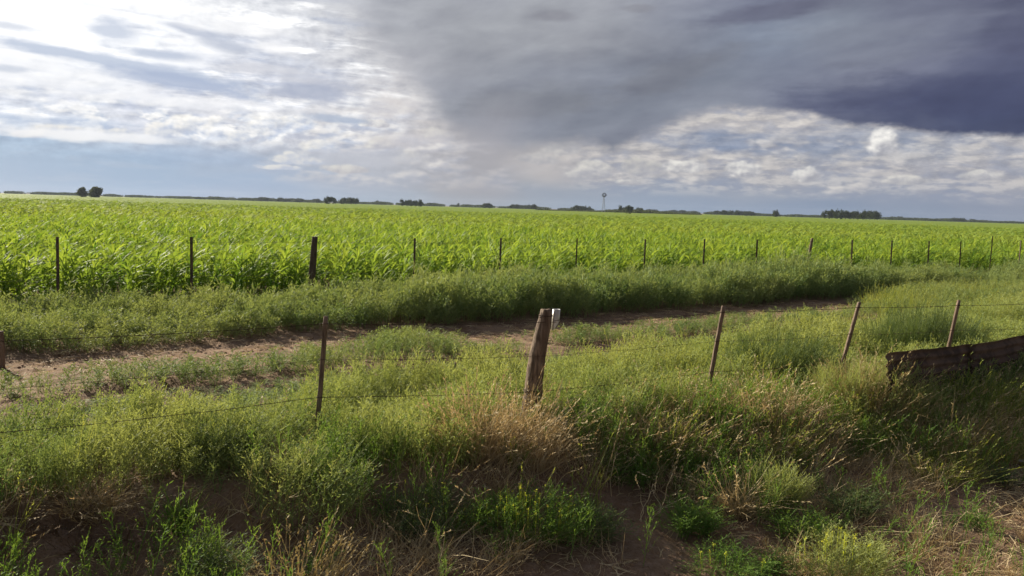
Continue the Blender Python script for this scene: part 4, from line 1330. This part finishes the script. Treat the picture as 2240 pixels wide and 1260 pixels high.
G, Fr, Gy, Yl, St, PS = M['weed'], M['weed_fresh'], M['weed_grey'], M['weed_yellow'], M['straw'], M['pale_straw']
PL = [
    # name, kind, px, py(root), radius, height, label, category, material, n, kwargs
    ('dead_grass_tussock', 'dead', 1090, 1000, .27, .62, 'large golden brown dead grass tussock leaning against the foot of the thick log post', 'grass tussock', St, 92, dict(wide=1.8, lean=.16)),
    ('dead_grass_tussock', 'dead', 1420, 985, .24, .36, 'brown dead grass tussock between the log post and the slanting stake, behind fresh green weeds', 'grass tussock', St, 46, dict(wide=1.5)),
    ('dead_grass_tussock', 'dead', 1612, 1130, .085, .46, 'narrow sheaf of brown dead stems standing like a broom on bare soil', 'grass tussock', St, 22, dict(lean=.0)),
    ('dead_grass_tussock', 'dead', 1540, 880, .30, .30, 'straw-coloured dead tussock wrapped round the foot of the first stake right of the log', 'grass tussock', St, 44, dict(wide=1.2)),
    ('dead_grass_tussock', 'dead', 1720, 950, .30, .50, 'tall reddish brown dead tussock right of the dark green bush by the slanting stake', 'grass tussock', St, 60, dict(wide=1.5)),
    ('dead_grass_tussock', 'dead', 1895, 915, .24, .74, 'pale straw tussock heaped beside the left end of the rusty sheet', 'grass tussock', PS, 90, dict(wide=1.3)),
    ('dead_grass_tussock', 'dead', 2110, 985, .42, .36, 'wide loose patch of brown dead grass below the rusty sheet', 'grass tussock', St, 60, dict(wide=1.8)),
    ('dead_grass_tussock', 'dead', 200, 1120, .12, .27, 'ochre dead tussock hanging over the earth bank at the left', 'grass tussock', St, 26, dict(wide=1.2, lean=.35)),
    ('grass_tuft', 'tuft', 1700, 1030, .12, .52, 'upright yellow-green grass tuft with stiff stems, centre right of the bank', 'grass tuft', Yl, 18, {}),
    ('grass_tuft', 'green_grass', 392, 1165, .035, .34, 'narrow bright green blade tuft growing from the left bank', 'grass tuft', Fr, 8, dict(lean=.02)),
    ('grass_tuft', 'spikes', 655, 1300, .15, .40, 'cluster of pale yellow seed spikes at the bottom edge, left of centre', 'grass tuft', PS, 16, dict(wide=1.5)),
    ('grass_tuft', 'spikes', 320, 1300, .18, .24, 'few thin seed spikes poking up at the bottom left edge', 'grass tuft', PS, 5, dict(wide=1.6)),
    ('grass_tuft', 'tuft', 1960, 1010, .26, .36, 'loose yellowish grass tuft with dry tips below the left end of the rusty sheet', 'grass tuft', Yl, 30, dict(wide=1.4)),
    ('green_shrub', 'bush', 660, 1120, .30, .46, 'big deep green feathery shrub spilling over the bank below the left wooden stake', 'shrub', G, 60, dict(wide=1.2)),
    ('green_shrub', 'bush', 480, 1020, .22, .42, 'dark green shrub at the bank edge, left of the big spilling one', 'shrub', Gy, 40, {}),
    ('green_shrub', 'bush', 1365, 1050, .15, .24, 'small fresh green shrub on bare soil before the dead grass right of the log', 'shrub', Fr, 36, dict(wide=1.2)),
    ('green_shrub', 'bush', 1495, 1040, .09, .20, 'very small fresh green plant just right of the small fresh shrub', 'shrub', Fr, 16, {}),
    ('green_shrub', 'bush', 1500, 1165, .19, .25, 'rounded bright green shrub beside the sunlit patch of soil', 'shrub', Fr, 40, {}),
    ('green_shrub', 'fine', 1680, 1125, .20, .40, 'fine-leaved bluish green bush right of the broom-like dead stems', 'shrub', G, 56, {}),
    ('green_shrub', 'fine', 2010, 802, .60, .80, 'dark rounded soft bush behind the rusty sheet and before the last stake', 'shrub', Gy, 240, dict(wide=1.15)),
    ('green_shrub', 'fine', 1705, 850, .46, .62, 'dark green soft bush between the first and second stakes right of the log', 'shrub', Gy, 150, dict(wide=1.2)),
    ('green_shrub', 'bush', 1610, 945, .20, .26, 'low mid green bush under the slanting stake, before the shaded hollow', 'shrub', Fr, 36, dict(wide=1.4)),
    ('green_shrub', 'bush', 1880, 960, .30, .44, 'leafy green shrub with pale tips under the pale straw tussock', 'shrub', G, 56, dict(flowers=26)),
    ('green_shrub', 'bush', 460, 1290, .16, .30, 'dull green shrub at the bottom edge left of the pale seed spikes', 'shrub', Gy, 30, {}),
    ('green_shrub', 'bush', 1860, 1130, .20, .26, 'grey-green shrub on the lower slope below the centre of the rusty sheet', 'shrub', Gy, 30, {}),
    ('green_shrub', 'bush', 2135, 1150, .07, .13, 'tiny green plant on the bare soil at the lower right', 'shrub', Fr, 8, {}),
    ('green_shrub', 'bush', 2190, 1060, .12, .18, 'small dusty green plant close to the white scrap at the right edge', 'shrub', Gy, 14, {}),
    ('green_shrub', 'bush', 1290, 1180, .17, .26, 'thin grey-green shrub above the sunlit patch of soil, right end of the flowering row', 'shrub', Gy, 22, dict(wide=1.2)),
    ('green_shrub', 'fine', 1215, 960, .20, .36, 'dark green bush in the shade at the right foot of the thick log post', 'shrub', Gy, 40, {}),
    ('grass_tuft', 'tuft', 2100, 925, .40, .56, 'yellow-green grass standing against the face of the left rusty sheet', 'grass tuft', Yl, 60, dict(wide=1.6)),
    ('green_shrub', 'fine', 1850, 900, .34, .52, 'soft green bush covering the foot of the leaning grey stake', 'shrub', G, 110, dict(wide=1.2)),
    ('green_shrub', 'bush', 1968, 935, .24, .64, 'pale-tipped green shrub hiding the left end of the rusty sheet', 'shrub', G, 60, dict(wide=1.2)),
    ('dead_grass_tussock', 'dead', 2050, 1000, .36, .62, 'tall thin brown stems rising in front of the left rusty sheet', 'grass tussock', PS, 34, dict(wide=1.8)),
    ('dead_grass_tussock', 'dead', 2215, 1000, .34, .58, 'tall brown stems before the right rusty sheet at the picture edge', 'grass tussock', St, 34, dict(wide=1.6)),
    ('green_shrub', 'bush', 2070, 960, .26, .48, 'mid green shrub directly before the rusty sheet, below the last wooden stake', 'shrub', G, 40, dict(wide=1.5)),
    ('green_shrub', 'bush', 2215, 945, .30, .50, 'yellowish green shrub before the rusty sheet at the right edge', 'shrub', Yl, 46, dict(wide=1.5, flowers=12)),
    ('dead_grass_tussock', 'dead', 2150, 950, .34, .52, 'standing dead grass before the rusty sheet close to the right edge', 'grass tussock', St, 44, dict(wide=1.6)),
    ('dead_grass_tussock', 'dead', 1500, 905, .26, .34, 'dead tussock touching the left side of the first stake right of the log', 'grass tussock', St, 36, dict(wide=1.3)),
    ('dead_grass_tussock', 'dead', 1660, 1000, .28, .34, 'reddish dead tussock over the shaded hollow right of centre', 'grass tussock', St, 40, dict(wide=1.5)),
    ('flowering_weed', 'bush', 1160, 1175, .30, .35, 'wide dark green clump topped with small yellow flowers, centre bottom', 'flowering weed', Fr, 76, dict(wide=1.35, flowers=52)),
    ('flowering_weed', 'bush', 930, 1165, .26, .30, 'dark green clump left of the yellow-flowered one, with few flowers', 'flowering weed', Gy, 50, dict(wide=1.2, flowers=7)),
    ('flowering_weed', 'bush', 1830, 1275, .24, .34, 'bright green flowering clump at the bottom edge, right of centre', 'flowering weed', G, 56, dict(wide=1.2, flowers=22)),
    ('flowering_weed', 'bush', 1600, 1262, .24, .20, 'low sprawling green clump at the bottom right of the sunlit soil', 'flowering weed', Fr, 40, dict(wide=1.5, flowers=6)),
    ('flowering_weed', 'fine', 1120, 1035, .045, .32, 'single thin stem with a yellow flower head before the golden dead tussock', 'flowering weed', Fr, 4, dict(flowers=5)),
    ('dead_stalks', 'stalk', 60, 1215, .22, .30, 'dark exposed roots and bare stems on the bank in the bottom left corner', 'dead stalks', M['root'], 12, dict(wide=1.8, lean=.3)),
    ('dead_stalks', 'stalk', 230, 1180, .22, .26, 'brown root tangle on the bank below the ochre tussock', 'dead stalks', M['root'], 12, dict(wide=1.8, lean=.4)),
    ('dead_stalks', 'stalk', 1120, 1000, .16, .58, 'taller bare golden stems rising out of the large golden tussock', 'dead stalks', St, 7, dict(wide=1.6, lean=.2)),
    ('dead_stalks', 'stalk', 1780, 985, .34, .48, 'upright pale brown stems between the yellow-green tuft and the leafy shrub with pale tips', 'dead stalks', PS, 9, dict(wide=1.5)),
    ('grass_tuft', 'tuft', 1450, 1000, .22, .40, 'thin upright green and straw tuft right of the small fresh green shrub', 'grass tuft', Yl, 20, dict(wide=1.4)),
    ('grass_tuft', 'tuft', 2060, 1050, .26, .34, 'upright mixed green and straw tuft on the slope under the wide dead patch', 'grass tuft', Yl, 22, dict(wide=1.5)),
    ('green_shrub', 'bush', 1760, 1190, .16, .24, 'bright green plant beside the bright flowering clump at the bottom edge', 'shrub', Fr, 22, dict(wide=1.3)),
    ('dead_stalks', 'stalk', 540, 1150, .20, .40, 'bare curved dead stalks hanging over the bank beside the big green shrub', 'dead stalks', PS, 6, dict(wide=1.4, lean=.4)),
    ('dead_stalks', 'stalk', 120, 1165, .22, .32, 'tangle of dead roots and stalks on the bank at the far left', 'dead stalks', M['root'], 9, dict(wide=1.8, lean=.3)),
    ('dead_stalks', 'stalk', 320, 1130, .20, .30, 'pale dead stalks bent to the right over the left bank', 'dead stalks', PS, 7, dict(wide=1.4, lean=.6)),
    ('dead_stalks', 'stalk', 2060, 1250, .30, .26, 'straw-coloured bent stalks lying over the soil at the bottom right', 'dead stalks', PS, 7, dict(wide=1.6, lean=.5)),
    ('dead_stalks', 'stalk', 2000, 930, .30, .40, 'thin brown dead stalks standing in front of the rusty sheet', 'dead stalks', St, 9, dict(wide=2.0)),
    ('dead_stalks', 'stalk', 1740, 1250, .20, .26, 'few dead stalks among the low plants at the bottom right of centre', 'dead stalks', PS, 4, dict(wide=1.5)),
    ('dead_stalks', 'stalk', 1315, 1160, .06, .34, 'two slender dead stalks rising from the thin grey-green shrub', 'dead stalks', PS, 1, {}),
]
for i, (nm, kd, px, py, size, h, lab, cat, mat, n, kw) in enumerate(PL):
    plant(nm, kd, px, py, size, h, lab, cat, mat, 1000 + i, n, **kw)


# ------------------------------------------------------------------ trees along the horizon
def crown_mesh(seed, w, h, z0, mat, nclump=20, ncard=80):
    """leaf clumps through an uneven crown volume"""
    r2 = rngf(seed); tb = TB()
    for i in range(nclump):
        e_ = r2.normal(size=3); e_ /= np.linalg.norm(e_); e_ *= r2.uniform(.15, 1) ** .6
        cx, cy_, cz = e_[0] * w * .36, e_[1] * w * .36, z0 + h * (.46 + e_[2] * .34)
        rad = min(w, h) * r2.uniform(.13, .27)
        D = r2.normal(size=(ncard, 3)); D /= np.linalg.norm(D, axis=1, keepdims=True)
        P = np.array([cx, cy_, cz]) + D * rad * np.cbrt(r2.uniform(.2, 1, (ncard, 1))) * np.array([1.1, 1.1, .85])
        P[:, 2] = np.maximum(P[:, 2], z0 * .6)
        leaves_at(tb, r2, P, r2.normal(size=(ncard, 3)), rad * .42, rad * .34, np.full(ncard, r2.uniform(.1, .9)))
    V, T, C = tb.out()
    return mesh_from('crown', V, T, mat, C)


def trunk_mesh(seed, h, r_, mat):
    r2 = rngf(seed)
    Vs, Ts, off = [], [], 0
    V, T = tube([(0, 0, -.3), (r2.normal() * .05 * h, 0, h * .5), (r2.normal() * .08 * h, r2.normal() * .05 * h, h)], r_, 7)
    V[:, :2] *= (1.2 - .5 * np.clip(V[:, 2:3] / h, 0, 1)); Vs.append(V); Ts.append(T); off = len(V)
    for i in range(5):
        a = r2.uniform(0, 6.28); z = h * r2.uniform(.5, .9); L = h * r2.uniform(.3, .6)
        V, T = tube([(0, 0, z), (math.cos(a) * L * .5, math.sin(a) * L * .5, z + L * .5), (math.cos(a) * L * .8, math.sin(a) * L * .8, z + L)], r_ * .35, 5)
        Vs.append(V); Ts.append(T + off); off += len(V)
    return mesh_from('trunk', np.concatenate(Vs), np.concatenate(Ts), mat)


tree_kinds = []
for i in range(6):
    w_, h_ = [(9, 8), (7, 8.5), (11, 8), (8, 7), (6, 8), (12, 9)][i]
    tree_kinds.append((w_, h_, crown_mesh(800 + i, w_, h_ * .86, h_ * .10, M['tree']), trunk_mesh(820 + i, h_ * .55, .22, M['bark'])))


def hor(px):      # row of the true horizon under column px
    lo, hi = 350, 560
    for _ in range(24):
        m = (lo + hi) / 2
        if ray(px, m).z > 0: lo = m
        else: hi = m
    return lo


def tree(px, top, wpx, label, dist=None, kind=None, group=None, crown_mat=None, hreal=8.0):
    """a tree whose top stands at row top; its distance follows from a real height"""
    up = (hor(px) - top)
    dist = dist or max(350, (hreal - CAM_Z) * F / max(up, 1.5))
    v = ray(px, hor(px)); x, y = v.x / v.y * dist, dist
    H = up / F * dist + CAM_Z
    Wd = wpx / F * dist
    k2 = kind if kind is not None else random.randrange(6)
    w_, h_, cm, tm = tree_kinds[k2]
    o = thing('tree', label, 'tree', (x, y, 0), random.uniform(0, 6.28), group)
    if crown_mat:
        cm = crown_mesh(900 + int(px), w_, h_ * .94, h_ * .04, crown_mat, 40, 120)
    for nm, me in (('crown', cm), ('trunk', tm)):
        c_ = link(nm, me, o); c_.scale = (Wd / w_, Wd / w_, H / h_)
    return o


tree(180, 406, 22, 'narrower of the two olive green round trees standing out at the far left', kind=1, crown_mat=M['tree_lit'])
tree(209, 406, 32, 'broader of the two olive green round trees standing out at the far left', kind=0, crown_mat=M['tree_lit'])
for px, top, wpx, lab in [(1697, 457, 20, 'lone dark round tree between the long low wood and the tall dense wood'),
                          (824, 437, 12, 'small lone tree in the gap right of the first dark clump'),
                          (1002, 443, 9, 'very small lone tree on the horizon under the rain veil'),
                          (890, 429, 11, 'small pointed tree on the bare stretch of horizon under the rain veil')][:3]:
    tree(px, top, wpx, lab)
# clumps: (from, to, top, number, label)
clumps = [
    (20, 52, 417, 3, 'low blue-grey trees at the far left end of the horizon'),
    (62, 104, 419, 4, 'tiny trees just left of the two olive round trees'),
    (140, 156, 418, 2, 'small dark trees touching the left side of the two olive round trees'),
    (325, 420, 427, 5, 'small scattered trees on the horizon above the second iron stake'),
    (455, 510, 429, 4, 'low dark trees on the horizon left of the first tall clump'),
    (565, 600, 429, 3, 'dark trees beginning the long row left of centre'),
    (604, 660, 431, 4, 'trees of the long row just before the tall clump'),
    (684, 700, 433, 2, 'pair of small trees touching the tall clump on its left'),
    (708, 736, 427, 3, 'tallest dark trees of the clump above the thick dark post'),
    (742, 784, 430, 4, 'dark trees on the right of the tall clump above the thick dark post'),
    (878, 925, 434, 5, 'compact dark clump left of the rain veil'),
    (935, 955, 440, 2, 'low trees just right of the compact clump'),
    (1058, 1076, 443, 2, 'small trees right of the rain veil'),
    (1116, 1172, 445, 6, 'low dark trees left of the windmill'),
    (1249, 1292, 447, 5, 'dark clump immediately left of the windmill'),
    (1353, 1386, 447, 4, 'dark clump immediately right of the windmill'),
    (1396, 1408, 449, 1, 'round tree ending the clump right of the windmill'),
    (1416, 1436, 455, 2, 'low trees behind the clump right of the windmill'),
    (1460, 1525, 458, 5, 'thin row of low trees between windmill and long wood'),
    (1560, 1604, 458, 5, 'left half of the long low wood right of the windmill'),
    (1610, 1650, 459, 4, 'right half of the long low wood right of the windmill'),
    (1800, 1842, 456, 5, 'left part of the tall dense dark wood on the right'),
    (1846, 1892, 458, 5, 'middle part of the tall dense dark wood on the right'),
    (1890, 1924, 459, 4, 'right part of the tall dense dark wood on the right'),
    (1940, 1984, 473, 4, 'low dark trees right after the tall dense wood'),
    (2040, 2075, 477, 4, 'low trees on the horizon towards the right edge'),
    (2084, 2110, 475, 3, 'slightly taller trees on the horizon near the right edge'),
    (2125, 2170, 479, 4, 'low trees on the horizon close to the right edge'),
    (2180, 2232, 484, 4, 'last low trees at the right end of the horizon'),
]
for a, b, top, n, lab in clumps:
    for i in range(n):
        px = a + (b - a) * (i + .5) / n + random.uniform(-2, 2)
        dense = 1795 < a < 1930
        wd = (b - a) / n * (2.3 if dense else 1.9)
        tree(px, top - 1 + random.uniform(0, 3 if dense else 4), wd, lab, group=lab if n > 1 else None, hreal=9 if dense else 7.5)

# low scrub closing the horizon everywhere
n = 5200
U = rng.uniform(-.72, .74, n); D = rng.uniform(1150, 1500, n)
hx = fbm(U * 60, U * 0 + 3, 77, 4)
keep = sstep(hx + .15 * sstep(U, .1, .6), .34, .50) > rng.uniform(size=n)
U, D, hx = U[keep], D[keep], hx[keep]; n = len(U)
sb = TB(); r2 = rngf(4)
leaves_at(sb, r2, r2.uniform(-1, 1, (50, 3)) * np.array([4, 3, .5]) + np.array([0, 0, .5]), r2.normal(size=(50, 3)) + np.array([0, 0, .4]), 1.0, .8, r2.uniform(0, 1, 50))
V, T, C = bake([sb.out()], U * D, D, np.full(n, .8), rng.uniform(0, 6.28, n), rng.uniform(.8, 1.6, n), .9 + 2.4 * hx, rng.uniform(0, 1, n), seed=4)
link('distant_treeline', mesh_from('distant_treeline', V, T, M['tree'], C), kind='stuff', label='thin dark line of far scrub and hedges along the horizon')

# greener hedge before the windmill and the clump right of it, with one bush standing forward
n = 420
pxs = rng.uniform(1180, 1530, n)
D = np.full(n, 640.) + rng.normal(size=n) * 12
vx = np.array([ray(p, 455).x / ray(p, 455).y for p in pxs])
hh = .55 + .9 * np.exp(-((pxs - 1400) / 70) ** 2)
V, T, C = bake([sb.out()], vx * D, D, np.full(n, .75), rng.uniform(0, 6.28, n), rng.uniform(.6, 1.1, n), hh, rng.uniform(0, 1, n), seed=6)
link('hedge', mesh_from('hedge', V, T, M['tree_lit'], C), None, 'low olive green hedge along the field end beneath the windmill', 'hedge')
v = ray(1375, 458); dist = 420
o = thing('bush', 'single dark bush standing forward in the maize right of the windmill', 'bush', (v.x / v.y * dist, dist, 0))
c_ = link('crown', crown_mesh(990, 3.4, 2.0, 0, M['tree_lit'], 10, 60), o)

# ------------------------------------------------------------------ windmill (water pump type)
HM = (hor(1320) - 427)
dist = 600.0
v = ray(1320, hor(1320)); wx = v.x / v.y * dist
hub_z = HM / F * dist + CAM_Z
wm = thing('windmill', 'slender steel wind pump with round bladed wheel on the horizon', 'windmill', (wx, dist, 0), .15)
Vs, Ts, off = [], [], 0
def addt(P, r_, s_=5):
    global off
    V, T = tube(P, r_, s_); Vs.append(V); Ts.append(T + off); off += len(V)
for sx, sy in ((-1, -1), (1, -1), (1, 1), (-1, 1)):
    addt([(sx * 1.15, sy * 1.15, 0), (sx * .12, sy * .12, hub_z - .3)], .085)
nlev = 7
for i in range(nlev):
    z = hub_z * i / nlev; z2 = hub_z * (i + 1) / nlev
    r1 = 1.15 - 1.03 * i / nlev; r2_ = 1.15 - 1.03 * (i + 1) / nlev
    C4 = [(-1, -1), (1, -1), (1, 1), (-1, 1)]
    for j in range(4):
        a, b = C4[j], C4[(j + 1) % 4]
        addt([(a[0] * r2_, a[1] * r2_, z2 - .3), (b[0] * r2_, b[1] * r2_, z2 - .3)], .045, 4)
        addt([(a[0] * r1, a[1] * r1, z), (b[0] * r2_, b[1] * r2_, z2 - .3)], .035, 4)
link('tower', mesh_from('tower', np.concatenate(Vs), np.concatenate(Ts), M['galv']), wm)
# wheel: hub, rim rings and eighteen pitched blades, tilted round a little
Vs, Ts, off = [], [], 0
for rr in (1.0, 1.62):
    addt([(math.cos(a) * rr, 0, math.sin(a) * rr) for a in np.linspace(0, 6.2832, 30)], .04, 4)
addt([(0, -.25, 0), (0, .3, 0)], .16, 8)
wheel_bl = TB()
for i in range(18):
    a = i * 2 * math.pi / 18
    rd = np.array([math.cos(a), 0, math.sin(a)]); tg = np.array([-math.sin(a), .55, math.cos(a)]); tg /= np.linalg.norm(tg)
    V, T = strip([rd * .62, rd * 1.2, rd * 1.72], [.11, .17, .22], tg); Vs.append(V); Ts.append(T + off); off += len(V)
for i in range(6):
    a = i * math.pi / 3
    addt([(0, 0, 0), (math.cos(a) * 1.65, 0, math.sin(a) * 1.65)], .03, 4)
M['blade'] = plain_mat('weathered_blades', (0.10, 0.10, 0.14), (0.17, 0.17, 0.22), 4, 0.6, metal=0.2, bump=0)
wh = link('wheel', mesh_from('wheel', np.concatenate(Vs), np.concatenate(Ts), M['blade']), wm)
wh.location = (0, -.6, hub_z); wh.rotation_euler = (0, 0, -.35)
Vs, Ts, off = [], [], 0
addt([(0, 0, 0), (1.9, .9, 0)], .05, 5)
for q in (-.02, .02):
    Vp = np.array([(1.2, .57 + q, -.35), (2.0, .95 + q, -.5), (2.0, .95 + q, .5), (1.2, .57 + q, .35)]); Vs.append(Vp); Ts.append(np.array([(0, 1, 2), (0, 2, 3)]) + off); off += 4
link('tail_vane', mesh_from('tail_vane', np.concatenate(Vs), np.concatenate(Ts), M['blade']), wm).location = (0, 0, hub_z)


# ------------------------------------------------------------------ the air
bm = bmesh.new(); bmesh.ops.create_cube(bm, size=1)
me = bpy.data.meshes.new('haze'); bm.to_mesh(me); bm.free()
hz, ht, ho = new_mat('haze')
pv = ht.nodes.new('ShaderNodeVolumePrincipled')
pv.inputs['Color'].default_value = (0.62, 0.72, 0.90, 1)
pv.inputs['Density'].default_value = 0.00009
pv.inputs['Anisotropy'].default_value = 0.2
ht.links.new(pv.outputs[0], ho.inputs['Volume'])
me.materials.append(hz)
o = link('haze', me, kind='stuff', label='faint bluish haze in the air', loc=(0, 900, 9.5))
o.scale = (4200, 2600, 23)
